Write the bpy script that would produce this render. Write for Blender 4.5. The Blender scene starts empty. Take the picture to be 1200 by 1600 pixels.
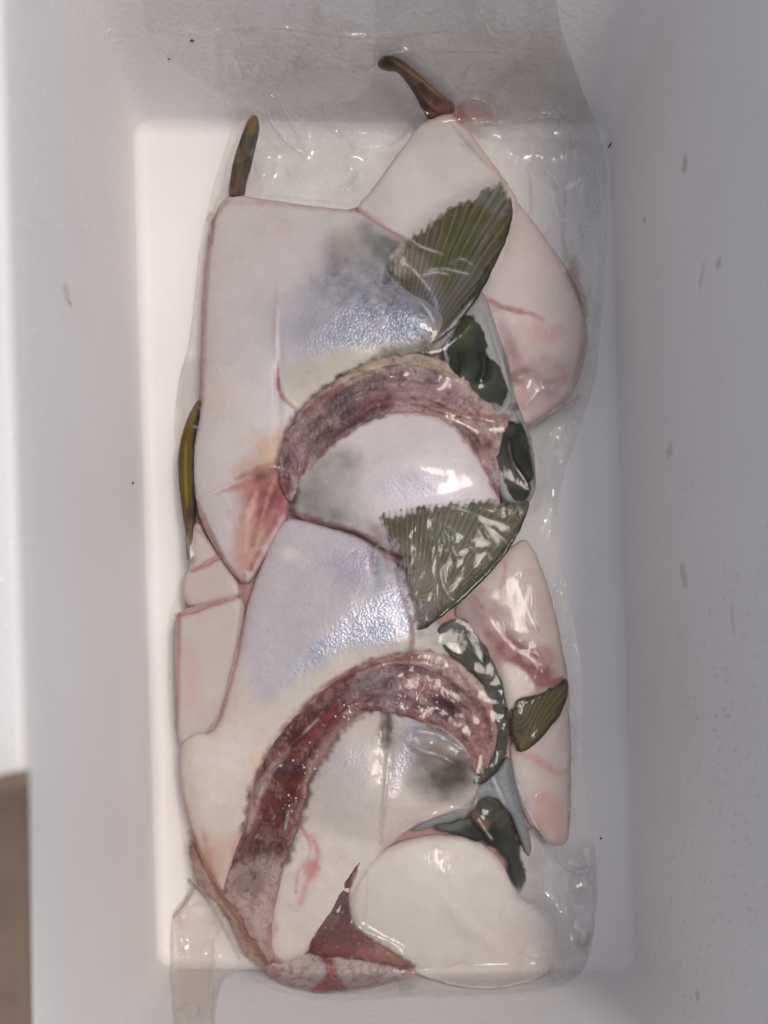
import bpy, math, random
import numpy as np
from mathutils import Vector
from mathutils.geometry import delaunay_2d_cdt
random.seed(7)
sc = bpy.context.scene
COL = sc.collection

# ------------------------------------------------------------------ camera
MM = 0.001
D = 0.60                      # camera height over the floor of the box (m)
U = 0.0004                    # one photo pixel on the floor plane (m)
NX, NY = 600.0, 1150.0        # photo pixel straight below the lens
def W(px, py, z):
    """point at height z (m) seen at photo pixel px,py"""
    k = (D - z) / D
    return ((NX - 600) * U + (px - NX) * U * k, (800 - NY) * U - (py - NY) * U * k, z)
cam_d = bpy.data.cameras.new('camera'); cam = bpy.data.objects.new('camera', cam_d); COL.objects.link(cam)
cam.location = ((NX - 600) * U, (800 - NY) * U, D)
cam_d.sensor_width = 36; cam_d.lens = 36 * D / (1600 * U)
cam_d.shift_y = (NY - 800) / 1600
cam_d.clip_start = 0.02; cam_d.clip_end = 50
cam_d.dof.use_dof = True; cam_d.dof.focus_distance = D - 0.026; cam_d.dof.aperture_fstop = 4.0
sc.camera = cam

# ------------------------------------------------------------------ daylight
ZEN, AZ = math.radians(21), math.radians(75)      # sun: from straight up, azimuth measured from +y (photo top) to +x (right)
world = bpy.data.worlds.new('World'); sc.world = world; world.use_nodes = True
nt = world.node_tree; bg = nt.nodes['Background']
sky = nt.nodes.new('ShaderNodeTexSky'); sky.sky_type = 'NISHITA'; sky.sun_disc = False
sky.sun_elevation = math.pi / 2 - ZEN; sky.sun_rotation = AZ
sky.air_density = 1.0; sky.dust_density = 3.0; sky.ozone_density = 1.0
hs = nt.nodes.new('ShaderNodeHueSaturation'); hs.inputs['Saturation'].default_value = 0.62
nt.links.new(sky.outputs[0], hs.inputs['Color']); nt.links.new(hs.outputs[0], bg.inputs[0])
bg.inputs[1].default_value = 0.122
sd = bpy.data.lights.new('sun', 'SUN'); sun = bpy.data.objects.new('sun', sd); COL.objects.link(sun)
sd.energy = 1.1; sd.angle = math.radians(13); sd.color = (1.0, 0.90, 0.80)
sdir = Vector((math.sin(ZEN) * math.sin(AZ), math.sin(ZEN) * math.cos(AZ), math.cos(ZEN)))
sun.rotation_euler = sdir.to_track_quat('Z', 'Y').to_euler()
sc.view_settings.view_transform = 'Standard'; sc.view_settings.look = 'None'
sc.view_settings.exposure = 0.08; sc.view_settings.gamma = 1.0
sc.cycles.use_denoising = True
sc.cycles.max_bounces = 8; sc.cycles.transparent_max_bounces = 12
sc.cycles.caustics_reflective = False; sc.cycles.caustics_refractive = False

# ------------------------------------------------------------------ noise and distance helpers (numpy)
_r = np.random.RandomState(5)
_tab = _r.rand(512, 512)
def vnoise(x, y, seed=0):
    x = x + seed * 37.7; y = y + seed * 91.3
    xi = np.floor(x).astype(int); yi = np.floor(y).astype(int)
    fx = x - xi; fy = y - yi
    fx = fx * fx * (3 - 2 * fx); fy = fy * fy * (3 - 2 * fy)
    g = lambda a, b: _tab[a % 512, b % 512]
    return ((g(xi, yi) * (1 - fx) + g(xi + 1, yi) * fx) * (1 - fy) + (g(xi, yi + 1) * (1 - fx) + g(xi + 1, yi + 1) * fx) * fy)
def fbm(x, y, scale, seed=0, octs=4):
    s = 0; a = 1; t = 0; f = 1.0 / scale
    for o in range(octs):
        s = s + a * vnoise(x * f, y * f, seed + o * 3.1); t += a; a *= .5; f *= 2.03
    return s / t * 2 - 1                  # about -1..1
def segdist(X, Y, pts, closed):
    P = np.asarray(pts, float); n = len(P)
    d = np.full(X.shape, 1e9)
    for i in range(n if closed else n - 1):
        a = P[i]; b = P[(i + 1) % n]; v = b - a; L = v @ v + 1e-9
        t = np.clip(((X - a[0]) * v[0] + (Y - a[1]) * v[1]) / L, 0, 1)
        d = np.minimum(d, np.hypot(X - a[0] - t * v[0], Y - a[1] - t * v[1]))
    return d
def linepos(X, Y, pts):
    """distance to a polyline and the position 0..1 along it"""
    P = np.asarray(pts, float); d = np.full(X.shape, 1e9); s = np.zeros(X.shape)
    ls = np.hypot(*(P[1:] - P[:-1]).T); tot = ls.sum(); acc = 0
    for i in range(len(P) - 1):
        a = P[i]; v = P[i + 1] - a; L = v @ v + 1e-9
        t = np.clip(((X - a[0]) * v[0] + (Y - a[1]) * v[1]) / L, 0, 1)
        dd = np.hypot(X - a[0] - t * v[0], Y - a[1] - t * v[1])
        m = dd < d; d = np.where(m, dd, d); s = np.where(m, (acc + t * ls[i]) / tot, s); acc += ls[i]
    return d, s
def inside(X, Y, pts):
    P = np.asarray(pts, float); n = len(P); c = np.zeros(X.shape, bool)
    for i in range(n):
        x1, y1 = P[i]; x2, y2 = P[(i + 1) % n]
        if y1 == y2: continue
        m = ((y1 > Y) != (y2 > Y)) & (X < (x2 - x1) * (Y - y1) / (y2 - y1) + x1)
        c ^= m
    return c
def sdist(X, Y, pts):
    d = segdist(X, Y, pts, True)
    return np.where(inside(X, Y, pts), -d, d)
def chaikin(pts, n=2, closed=True):
    P = [tuple(p) for p in pts]
    for _ in range(n):
        Q = []
        m = len(P)
        rng = range(m) if closed else range(m - 1)
        if not closed: Q.append(P[0])
        for i in rng:
            a = P[i]; b = P[(i + 1) % m]
            Q.append((a[0] * .78 + b[0] * .22, a[1] * .78 + b[1] * .22)); Q.append((a[0] * .22 + b[0] * .78, a[1] * .22 + b[1] * .78))
        if not closed: Q.append(P[-1])
        P = Q
    return P
def resample(P, s):
    P = np.asarray(P, float); Q = np.vstack([P, P[:1]]); L = np.hypot(*(Q[1:] - Q[:-1]).T)
    c = np.r_[0, np.cumsum(L)]; n = max(8, int(c[-1] / s)); t = np.linspace(0, c[-1], n, endpoint=False)
    return np.c_[np.interp(t, c, Q[:, 0]), np.interp(t, c, Q[:, 1])]
def smooth(e0, e1, x):
    t = np.clip((x - e0) / (e1 - e0), 0, 1); return t * t * (3 - 2 * t)
def lin(c):
    c = np.asarray(c, float) / 255.
    return np.where(c <= .04045, c / 12.92, ((c + .055) / 1.055) ** 2.4)
GAIN = .98

# ------------------------------------------------------------------ the foam box (real shape; walls flare outwards)
HB = 0.200
F_PX = [(211, 197), (947, 205), (987, 1512), (249, 1508)]
R_PX = [(-12, -470), (1229, -470), (1262, 1840), (57, 1800)]
Fq = [np.array(W(x, y, 0)) for x, y in F_PX]
Rq = [np.array(W(x, y, HB)) for x, y in R_PX]
planes = []
for i in range(4):
    a, b = Fq[i], Fq[(i + 1) % 4]; c = (Rq[i] + Rq[(i + 1) % 4]) / 2
    n = np.cross(b - a, c - a); n /= np.linalg.norm(n)
    if n @ (np.array([0, 0.06, 0.1]) - a) < 0: n = -n
    planes.append((n, n @ a))
def boxheight(px, py):
    """height (m) of the box's inside surface seen at a photo pixel"""
    p0x = (NX - 600) * U; p0y = (800 - NY) * U
    gx = (px - NX) * U; gy = -(py - NY) * U
    out = []
    for n, c in planes:            # n.(p0 + g*(1-z/D), z) = c
        A = n[0] * (p0x + gx) + n[1] * (p0y + gy) - c
        B = n[2] - (n[0] * gx + n[1] * gy) / D
        out.append(np.where(A < 0, -A / np.maximum(B, .02), -.02))
    h = np.zeros(np.shape(px))
    for o in out:
        k = 0.004
        h = np.where(o > h, o, h) + np.exp(-np.abs(o - h) / k) * k * 0.35
    return np.clip(h - 0.0005, 0, None)

def triangulate(pts, P):
    # all triangles of the hull, then keep those whose middle lies within the outline
    nb = len(P)
    vv, ee, ff, *_ = delaunay_2d_cdt([Vector(p) for p in pts], [(i, (i + 1) % nb) for i in range(nb)], [], 0, 1e-5)
    A = np.array([tuple(v) for v in vv]); F = np.array([f for f in ff if len(f) == 3]); c = A[F].mean(1)
    F = F[inside(c[:, 0], c[:, 1], P)]; used = np.unique(F); mp = np.full(len(A), -1); mp[used] = np.arange(len(used))
    return A[used], [tuple(int(i) for i in f) for f in mp[F]]
def mk_obj(name, verts, faces, mats, parent=None, smooth_=True, attrs=None):
    me = bpy.data.meshes.new(name); me.from_pydata([tuple(map(float, v)) for v in verts], [], [tuple(map(int, f)) for f in faces])
    me.update()
    if smooth_: me.polygons.foreach_set('use_smooth', [True] * len(me.polygons))
    if not isinstance(mats, (list, tuple)): mats = [mats]
    for m in mats: me.materials.append(m)
    for k, v in (attrs or {}).items():
        v = np.asarray(v, np.float32)
        if v.ndim == 2:
            a = me.color_attributes.new(k, 'FLOAT_COLOR', 'POINT')
            if v.shape[1] == 3: v = np.c_[v, np.ones(len(v), np.float32)]
            a.data.foreach_set('color', v.ravel())
        else:
            a = me.attributes.new(k, 'FLOAT', 'POINT'); a.data.foreach_set('value', v)
    o = bpy.data.objects.new(name, me); COL.objects.link(o)
    if parent: o.parent = parent
    return o
def thing(name, label, cat, loc=(0, 0, 0), group=None):
    o = bpy.data.objects.new(name, None); COL.objects.link(o); o.location = loc; o.empty_display_size = .02
    o['label'] = label; o['category'] = cat
    if group: o['group'] = group
    return o
def adopt(o, parent):
    o.parent = parent; o.matrix_parent_inverse = parent.matrix_world.inverted() if False else o.matrix_parent_inverse
    o.location = -parent.location

# ------------------------------------------------------------------ materials
def newmat(name):
    m = bpy.data.materials.new(name); m.use_nodes = True
    t = m.node_tree; t.nodes.clear(); out = t.nodes.new('ShaderNodeOutputMaterial')
    return m, t, out
def N(t, typ, **kw):
    n = t.nodes.new(typ)
    for k, v in kw.items():
        if hasattr(n, k) and k not in n.inputs: setattr(n, k, v)
        else: n.inputs[k].default_value = v
    return n
def mixc(t, f, a, b, blend='MIX'):
    n = t.nodes.new('ShaderNodeMix'); n.data_type = 'RGBA'; n.blend_type = blend
    for sock, v in ((n.inputs[0], f), (n.inputs[6], a), (n.inputs[7], b)):
        if hasattr(v, 'is_linked') or isinstance(v, bpy.types.NodeSocket): t.links.new(v, sock)
        elif isinstance(v, (tuple, list)): sock.default_value = (*v[:3], 1)
        else: sock.default_value = v
    return n.outputs[2]
def math_(t, op, a, b=None, c=None, clamp=False):
    n = t.nodes.new('ShaderNodeMath'); n.operation = op; n.use_clamp = clamp
    for i, v in enumerate((a, b, c)):
        if v is None: continue
        if isinstance(v, bpy.types.NodeSocket): t.links.new(v, n.inputs[i])
        else: n.inputs[i].default_value = v
    return n.outputs[0]
def ramp(t, f, stops):
    n = t.nodes.new('ShaderNodeValToRGB'); t.links.new(f, n.inputs[0])
    e = n.color_ramp.elements
    while len(e) < len(stops): e.new(.5)
    for i, (p, c) in enumerate(stops):
        e[i].position = p; e[i].color = (c, c, c, 1) if not isinstance(c, tuple) else (*c, 1)
    return n.outputs[0]

def foam_mat():
    m, t, out = newmat('white_bead_foam')
    L = t.links.new
    tc = N(t, 'ShaderNodeTexCoord'); P = tc.outputs['Object']
    b = N(t, 'ShaderNodeBsdfPrincipled', Roughness=.55)
    n1 = N(t, 'ShaderNodeTexNoise', Scale=9.0, Detail=4.0); L(P, n1.inputs['Vector'])
    n2 = N(t, 'ShaderNodeTexNoise', Scale=120.0, Detail=4.0, Roughness=.6); L(P, n2.inputs['Vector'])
    col = mixc(t, ramp(t, n1.outputs[0], [(.35, 0.), (.7, 1.)]), (.815, .785, .765), (.77, .735, .712))
    # pits between the beads and tiny specks
    v1 = N(t, 'ShaderNodeTexVoronoi', Scale=300.0); v1.feature = 'F1'; L(P, v1.inputs['Vector'])
    rnd = ramp(t, v1.outputs['Color'], [(.66, 0.), (.74, 1.)])
    pit = math_(t, 'MULTIPLY', ramp(t, v1.outputs['Distance'], [(.18, 1.), (.36, 0.)]), rnd)
    sep = N(t, 'ShaderNodeSeparateXYZ'); L(P, sep.inputs[0])
    rightm = math_(t, 'MULTIPLY', ramp(t, math_(t, 'MULTIPLY_ADD', sep.outputs[0], 2.0, .5), [(.80, 0.), (.83, 1.)]), ramp(t, n1.outputs[0], [(.36, .15), (.55, 1.)]))
    pitm = math_(t, 'MULTIPLY', pit, rightm)
    col = mixc(t, math_(t, 'MULTIPLY', pitm, .42), col, (.30, .29, .30))
    # scattered paler beads on the left wall
    v2 = N(t, 'ShaderNodeTexVoronoi', Scale=150.0); L(P, v2.inputs['Vector'])
    leftm = ramp(t, math_(t, 'MULTIPLY_ADD', sep.outputs[0], 2.0, .5), [(.192, 1.), (.2, 0.)])
    bead = math_(t, 'MULTIPLY', math_(t, 'MULTIPLY', ramp(t, v2.outputs['Distance'], [(.12, 1.), (.19, 0.)]), ramp(t, v2.outputs['Color'], [(.54, 0.), (.58, 1.)])), leftm)
    col = mixc(t, math_(t, 'MULTIPLY', bead, .75), col, (.97, .96, .95))
    # scuffs: elongated dents and stains with their own shape
    scuffs = [((1045, 705), .030, 16, 6, -15, (.55, .47, .40)), ((1070, 900), .05, 26, 5, -30, (.52, .42, .34)), ((1148, 965), .09, 40, 2.5, -8, (.60, .48, .42)),
              ((1066, 255), .05, 17, 4, 0, (.36, .27, .25)), ((1005, 345), .02, 9, 3, 10, (.45, .42, .30)), ((1120, 410), .07, 11, 4, 20, (.45, .43, .32)),
              ((103, 455), .05, 20, 7, -20, (.50, .46, .42)), ((109, 474), .055, 5, 4, 0, (.36, .28, .20)), ((1097, 1555), .06, 12, 4, -15, (.45, .41, .36)),
              ((1094, 430), .05, 30, 3, 25, (.55, .50, .44))]
    for (px, py), _z, la, lb, ang, c in scuffs:
        z = float(boxheight(np.array([px * 1.]), np.array([py * 1.]))[0]); w = W(px, py, z)
        mp = N(t, 'ShaderNodeMapping'); mp.vector_type = 'TEXTURE'
        mp.inputs['Location'].default_value = w; mp.inputs['Rotation'].default_value = (math.radians(ang), 0, 0)
        mp.inputs['Scale'].default_value = (.03, la * U * .8, lb * .0009)
        ns = N(t, 'ShaderNodeTexNoise', Scale=170.0, Detail=2.0); L(P, ns.inputs['Vector'])
        L(P, mp.inputs['Vector'])
        ln = N(t, 'ShaderNodeVectorMath', operation='LENGTH'); L(mp.outputs[0], ln.inputs[0])
        dd = math_(t, 'ADD', ln.outputs['Value'], math_(t, 'MULTIPLY_ADD', ns.outputs[0], 1.2, -.6))
        col = mixc(t, math_(t, 'MULTIPLY', ramp(t, dd, [(.45, 1.), (1.15, 0.)]), .55), col, c)
    L(col, b.inputs['Base Color'])
    v3 = N(t, 'ShaderNodeTexVoronoi', Scale=420.0); v3.feature = 'SMOOTH_F1'; L(P, v3.inputs['Vector'])
    bump1 = N(t, 'ShaderNodeBump', Strength=.2, Distance=.0012); L(v3.outputs['Distance'], bump1.inputs['Height'])
    bump1.invert = True
    bump2 = N(t, 'ShaderNodeBump', Strength=.14, Distance=.002); L(n2.outputs[0], bump2.inputs['Height']); L(bump1.outputs[0], bump2.inputs['Normal'])
    hh = math_(t, 'SUBTRACT', math_(t, 'MULTIPLY', bead, .6), pitm)
    bump3 = N(t, 'ShaderNodeBump', Strength=.5, Distance=.001); L(hh, bump3.inputs['Height']); L(bump2.outputs[0], bump3.inputs['Normal'])
    L(bump3.outputs[0], b.inputs['Normal'])
    b.inputs['Specular IOR Level'].default_value = .35
    L(b.outputs[0], out.inputs[0])
    return m

def flesh_mat(name, rough=.4, grain=500, gstr=.15, scales=False, var=.12, sss=0.0, blood=False, spec=.3):
    m, t, out = newmat(name); L = t.links.new
    b = N(t, 'ShaderNodeBsdfPrincipled', Roughness=rough)
    at = N(t, 'ShaderNodeAttribute', attribute_name='Col'); P = N(t, 'ShaderNodeTexCoord').outputs['Object']
    n1 = N(t, 'ShaderNodeTexNoise', Scale=70.0, Detail=6.0, Roughness=.65); L(P, n1.inputs['Vector'])
    n2 = N(t, 'ShaderNodeTexNoise', Scale=float(grain), Detail=3.0); L(P, n2.inputs['Vector'])
    f = math_(t, 'ADD', math_(t, 'MULTIPLY_ADD', n1.outputs[0], var * 2, 1 - var), math_(t, 'MULTIPLY_ADD', n2.outputs[0], var, -var / 2))
    vm = N(t, 'ShaderNodeVectorMath', operation='SCALE'); L(at.outputs['Color'], vm.inputs[0]); L(f, vm.inputs['Scale'])
    col = vm.outputs[0]
    if sss:       # faint pink mottling and thread veins under the skin
        nv = N(t, 'ShaderNodeTexNoise', Scale=34.0, Detail=5.0, Roughness=.6, Distortion=.5); L(P, nv.inputs['Vector'])
        col = mixc(t, ramp(t, nv.outputs[0], [(.46, 0.), (.68, .55)]), col, mixc(t, 1.0, col, (.95, .87, .85), 'MULTIPLY'))
        nw = N(t, 'ShaderNodeTexNoise', Scale=48.0, Detail=4.0, Distortion=2.2); L(P, nw.inputs['Vector'])
        vein = math_(t, 'ABSOLUTE', math_(t, 'SUBTRACT', nw.outputs[0], .5))
        col = mixc(t, math_(t, 'MULTIPLY', ramp(t, vein, [(.0, 1.), (.012, 0.)]), ramp(t, nv.outputs[0], [(.5, 0.), (.62, .35)])), col, mixc(t, 1.0, col, (.82, .58, .55), 'MULTIPLY'))
    if blood:      # veins and clots running through the cut meat
        nb_ = N(t, 'ShaderNodeTexNoise', Scale=130.0, Detail=6.0, Roughness=.7, Distortion=1.2); L(P, nb_.inputs['Vector'])
        col = mixc(t, ramp(t, nb_.outputs[0], [(.50, 0.), (.66, .75)]), col, mixc(t, 1.0, col, (.50, .24, .22), 'MULTIPLY'))
        ns_ = N(t, 'ShaderNodeTexNoise', Scale=210.0, Detail=5.0, Roughness=.7); L(P, ns_.inputs['Vector'])
        col = mixc(t, ramp(t, ns_.outputs[0], [(.60, 0.), (.70, .5)]), col, (.46, .34, .32))
    bump = N(t, 'ShaderNodeBump', Strength=gstr, Distance=.0008); L(n2.outputs[0], bump.inputs['Height'])
    if scales:
        ir = N(t, 'ShaderNodeAttribute', attribute_name='Irid').outputs['Fac']
        mp = N(t, 'ShaderNodeMapping'); mp.inputs['Scale'].default_value = (1, 1, .6); mp.inputs['Rotation'].default_value = (0, 0, .5); L(P, mp.inputs['Vector'])
        dn = N(t, 'ShaderNodeTexNoise', Scale=90.0, Detail=2.0); L(mp.outputs[0], dn.inputs['Vector'])
        ad = N(t, 'ShaderNodeVectorMath', operation='MULTIPLY_ADD'); L(dn.outputs['Color'], ad.inputs[0]); ad.inputs[1].default_value = (.006, .006, .006); L(mp.outputs[0], ad.inputs[2])
        v = N(t, 'ShaderNodeTexVoronoi', Scale=560.0); L(ad.outputs[0], v.inputs['Vector'])
        # each scale tips its own way and flashes its own colour
        tint = N(t, 'ShaderNodeHueSaturation'); 
        cr = N(t, 'ShaderNodeValToRGB'); e = cr.color_ramp.elements
        while len(e) < 5: e.new(.5)
        for i, (p, c) in enumerate([(0, (.26, .36, .50)), (.3, (.44, .50, .68)), (.55, (.68, .60, .76)), (.75, (.40, .58, .70)), (1, (.85, .86, .92))]):
            e[i].position = p; e[i].color = (*c, 1)
        sx = N(t, 'ShaderNodeSeparateColor'); L(v.outputs['Color'], sx.inputs[0])
        big = N(t, 'ShaderNodeTexNoise', Scale=38.0, Detail=2.0); L(P, big.inputs['Vector'])
        L(math_(t, 'ADD', math_(t, 'MULTIPLY', sx.outputs[0], .45), math_(t, 'MULTIPLY_ADD', big.outputs[0], 1.4, -.45), clamp=True), cr.inputs[0])
        fac = math_(t, 'MULTIPLY', ir, math_(t, 'MULTIPLY_ADD', sx.outputs[1], .5, .12), clamp=True)
        col = mixc(t, fac, col, cr.outputs[0])
        L(math_(t, 'MULTIPLY', ir, .38, clamp=True), b.inputs['Metallic'])
        L(math_(t, 'MULTIPLY_ADD', ir, -.06, rough), b.inputs['Roughness'])
        sb = N(t, 'ShaderNodeBump', Distance=.0009); L(v.outputs['Distance'], sb.inputs['Height']); sb.invert = True
        L(math_(t, 'MULTIPLY_ADD', ir, .24, .09), sb.inputs['Strength']); L(bump.outputs[0], sb.inputs['Normal']); bump = sb
        nb = N(t, 'ShaderNodeBump', Distance=.0014); L(sx.outputs[2], nb.inputs['Height']); L(math_(t, 'MULTIPLY', ir, .16), nb.inputs['Strength']); L(bump.outputs[0], nb.inputs['Normal']); bump = nb
    L(bump.outputs[0], b.inputs['Normal'])
    L(col, b.inputs['Base Color'])
    b.inputs['Specular IOR Level'].default_value = spec
    if sss:
        b.inputs['Subsurface Weight'].default_value = sss; b.inputs['Subsurface Radius'].default_value = (1, .55, .4); b.inputs['Subsurface Scale'].default_value = .003
    th = N(t, 'ShaderNodeAttribute', attribute_name='Thin').outputs['Fac']; tp = N(t, 'ShaderNodeBsdfTransparent'); ms = N(t, 'ShaderNodeMixShader')
    L(th, ms.inputs[0]); L(b.outputs[0], ms.inputs[1]); L(tp.outputs[0], ms.inputs[2]); L(ms.outputs[0], out.inputs[0])
    return m
def film_mat(name, haze, bumps=1.0):
    m, t, out = newmat(name); L = t.links.new
    P = N(t, 'ShaderNodeTexCoord').outputs['Object']
    n1 = N(t, 'ShaderNodeTexNoise', Scale=55.0, Detail=3.0, Distortion=.6); L(P, n1.inputs['Vector'])
    mp = N(t, 'ShaderNodeMapping'); mp.inputs['Scale'].default_value = (1, .32, 1); mp.inputs['Rotation'].default_value = (0, 0, .3); L(P, mp.inputs['Vector'])
    n2 = N(t, 'ShaderNodeTexNoise', Scale=260.0, Detail=3.0, Distortion=.8); L(mp.outputs[0], n2.inputs['Vector'])
    n3 = N(t, 'ShaderNodeTexNoise', Scale=26.0, Detail=2.0); L(P, n3.inputs['Vector'])
    b1 = N(t, 'ShaderNodeBump', Strength=.09 * bumps, Distance=.003); L(n1.outputs[0], b1.inputs['Height'])
    b2 = N(t, 'ShaderNodeBump', Distance=.0009); L(n2.outputs[0], b2.inputs['Height']); L(b1.outputs[0], b2.inputs['Normal'])
    L(math_(t, 'MULTIPLY', ramp(t, n3.outputs[0], [(.42, .1), (.66, .8)]), .5 * bumps), b2.inputs['Strength'])
    fr = N(t, 'ShaderNodeFresnel', IOR=1.40); L(b2.outputs[0], fr.inputs['Normal'])
    gl = N(t, 'ShaderNodeBsdfGlossy', Roughness=.05); L(b2.outputs[0], gl.inputs['Normal']); gl.inputs['Color'].default_value = (1, 1, 1, 1)
    tr = N(t, 'ShaderNodeBsdfTransparent'); tr.inputs[0].default_value = (1, .998, .992, 1)
    at = N(t, 'ShaderNodeAttribute', attribute_name='Tint')
    df = N(t, 'ShaderNodeBsdfDiffuse'); L(at.outputs['Color'], df.inputs['Color'])
    tl = N(t, 'ShaderNodeBsdfTranslucent'); L(at.outputs['Color'], tl.inputs['Color'])
    dm = N(t, 'ShaderNodeMixShader', Fac=.35); L(df.outputs[0], dm.inputs[1]); L(tl.outputs[0], dm.inputs[2])
    m1 = N(t, 'ShaderNodeMixShader'); L(math_(t, 'MAXIMUM', at.outputs['Alpha'], haze), m1.inputs[0]); L(tr.outputs[0], m1.inputs[1]); L(dm.outputs[0], m1.inputs[2])
    m2 = N(t, 'ShaderNodeMixShader'); sl_ = N(t, 'ShaderNodeAttribute', attribute_name='Slack').outputs['Fac']; L(math_(t, 'MULTIPLY', math_(t, 'MINIMUM', fr.outputs[0], .10), math_(t, 'MULTIPLY_ADD', sl_, .75, .5)), m2.inputs[0]); L(m1.outputs[0], m2.inputs[1]); L(gl.outputs[0], m2.inputs[2])
    L(m2.outputs[0], out.inputs[0])
    return m
M_FOAM = foam_mat()
M_SKIN = flesh_mat('silvery_scaled_skin', .42, 700, .2, scales=True, var=.10, sss=.12)
M_PALE = flesh_mat('pale_belly_skin', .42, 500, .2, var=.08, sss=.15)
M_MEAT = flesh_mat('wet_cut_flesh', .33, 420, .6, var=.25, sss=.08, blood=True, spec=.25)
M_DARK = flesh_mat('dark_olive_skin', .45, 260, .25, var=.35, spec=.12)
M_FIN = flesh_mat('fin_membrane', .5, 600, .2, var=.3, spec=.12)
M_FILM = film_mat('clear_vacuum_film', .004)
M_FILM2 = film_mat('clear_film_underside', .012, .5)

def plain(name, c, rough=.7, sc_=60., var=.2, bump=.2):
    m, t, out = newmat(name); L = t.links.new
    b = N(t, 'ShaderNodeBsdfPrincipled', Roughness=rough); P = N(t, 'ShaderNodeTexCoord').outputs['Object']
    n = N(t, 'ShaderNodeTexNoise', Scale=sc_, Detail=5.0); L(P, n.inputs['Vector'])
    L(mixc(t, n.outputs[0], tuple(x * (1 - var) for x in c), tuple(min(1, x * (1 + var)) for x in c)), b.inputs['Base Color'])
    bp = N(t, 'ShaderNodeBump', Strength=bump, Distance=.001); L(n.outputs[0], bp.inputs['Height']); L(bp.outputs[0], b.inputs['Normal'])
    L(b.outputs[0], out.inputs[0]); return m
M_RIM_SHADE = plain('brown_rim_shade', (.20, .14, .10), .85, 35., .35)  # brown of the added sheet that stands for shade on the rim
M_DEBRIS = plain('dark_debris', (.10, .06, .04), .8)
M_TABLE = plain('pale_table_top', (.42, .36, .30), .6, 12.)

# ------------------------------------------------------------------ build the foam box
def quad_at(z): 
    k = z / HB; return [Fq[i] * (1 - k) + Rq[i] * k for i in range(4)]
def offset_quad(q, d):             # d > 0 grows the quad outwards (in xy)
    c = sum(q) / 4; lines = []
    for i in range(4):
        a = q[i][:2]; b = q[(i + 1) % 4][:2]; v = (b - a) / np.linalg.norm(b - a); n = np.array([-v[1], v[0]])
        if n @ (a - c[:2]) < 0: n = -n
        lines.append((n, n @ a + d))
    out = []
    for i in range(4):
        n1, c1 = lines[i - 1]; n2, c2 = lines[i]
        out.append(np.linalg.solve(np.array([n1, n2]), np.array([c1, c2])))
    return out
def round_quad(q, r, z, k=10):
    pts = []
    for i in range(4):
        p = q[i][:2]; a = q[i - 1][:2]; b = q[(i + 1) % 4][:2]
        va = (a - p) / np.linalg.norm(a - p); vb = (b - p) / np.linalg.norm(b - p)
        A = p + va * r; B = p + vb * r
        for j in range(k + 1):
            t = j / k; x = A * (1 - t) ** 2 + p * 2 * t * (1 - t) + B * t * t
            pts.append((x[0], x[1], z))
        nb = q[(i + 1) % 4][:2]; vb2 = (p - nb) / np.linalg.norm(p - nb); E = nb + vb2 * r
        for j in range(1, 24):
            t = j / 24; x = B * (1 - t) + E * t; pts.append((x[0], x[1], z))
    return pts
box = thing('foam_box', 'open white polystyrene foam box with flared walls holding the sealed fish', 'box', (0, 0, 0))
def rings_obj(name, rings, cap_first=False, cap_last=False, mat=M_FOAM):
    v = []; f = []; n = len(rings[0])
    for r in rings: v += r
    for k in range(len(rings) - 1):
        for i in range(n):
            j = (i + 1) % n; f.append((k * n + i, k * n + j, (k + 1) * n + j, (k + 1) * n + i))
    if cap_first: f.append(tuple(range(n)))
    if cap_last: f.append(tuple((len(rings) - 1) * n + i for i in range(n)))
    return mk_obj(name, v, f, mat, box)
rf = .0075
rings = []
for k in range(9):
    a = k / 8 * math.pi / 2
    z = rf * (1 - math.cos(a)); ins = rf * (1 - math.sin(a))
    rings.append(round_quad([np.array(p) for p in offset_quad(quad_at(z), -ins)], .012 + z * .3, z))
floor_rings = rings[:1]
inner = rings[:]
for k in range(1, 12):
    z = rf + (HB - .006 - rf) * k / 11; inner.append(round_quad([np.array(p[:2]) for p in quad_at(z)], .012 + z * .12, z))
# floor panel
mk_obj('floor_panel', floor_rings[0] + [(x, y, -.025) for x, y, z in floor_rings[0]],
       [tuple(range(len(floor_rings[0])))] + [tuple(len(floor_rings[0]) + i for i in reversed(range(len(floor_rings[0]))))] +
       [(i, i + len(floor_rings[0]), (i + 1) % len(floor_rings[0]) + len(floor_rings[0]), (i + 1) % len(floor_rings[0])) for i in range(len(floor_rings[0]))], M_FOAM, box, False)
# side walls joined all round with rounded rim
top = [np.array(p[:2]) for p in quad_at(HB)]
for k in range(1, 6):
    a = k / 5 * math.pi / 2; inner.append(round_quad([np.array(p) for p in offset_quad(top, .004 * (1 - math.cos(a)))], .033, HB - .006 + .006 * math.sin(a)))
inner.append(round_quad([np.array(p) for p in offset_quad(top, .026)], .045, HB))
inner.append(round_quad([np.array(p) for p in offset_quad(top, .030)], .048, HB - .004))
bq = quad_at(0)
inner.append(round_quad([np.array(p) for p in offset_quad(bq, .030)], .03, -.0249))
rings_obj('side_wall', inner)
tbl = mk_obj('table_top', [(-3, -3, -.0255), (3, -3, -.0255), (3, 3, -.0255), (-3, 3, -.0255)], [(0, 1, 2, 3)], M_TABLE, None, False)
tbl['kind'] = 'structure'

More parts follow.
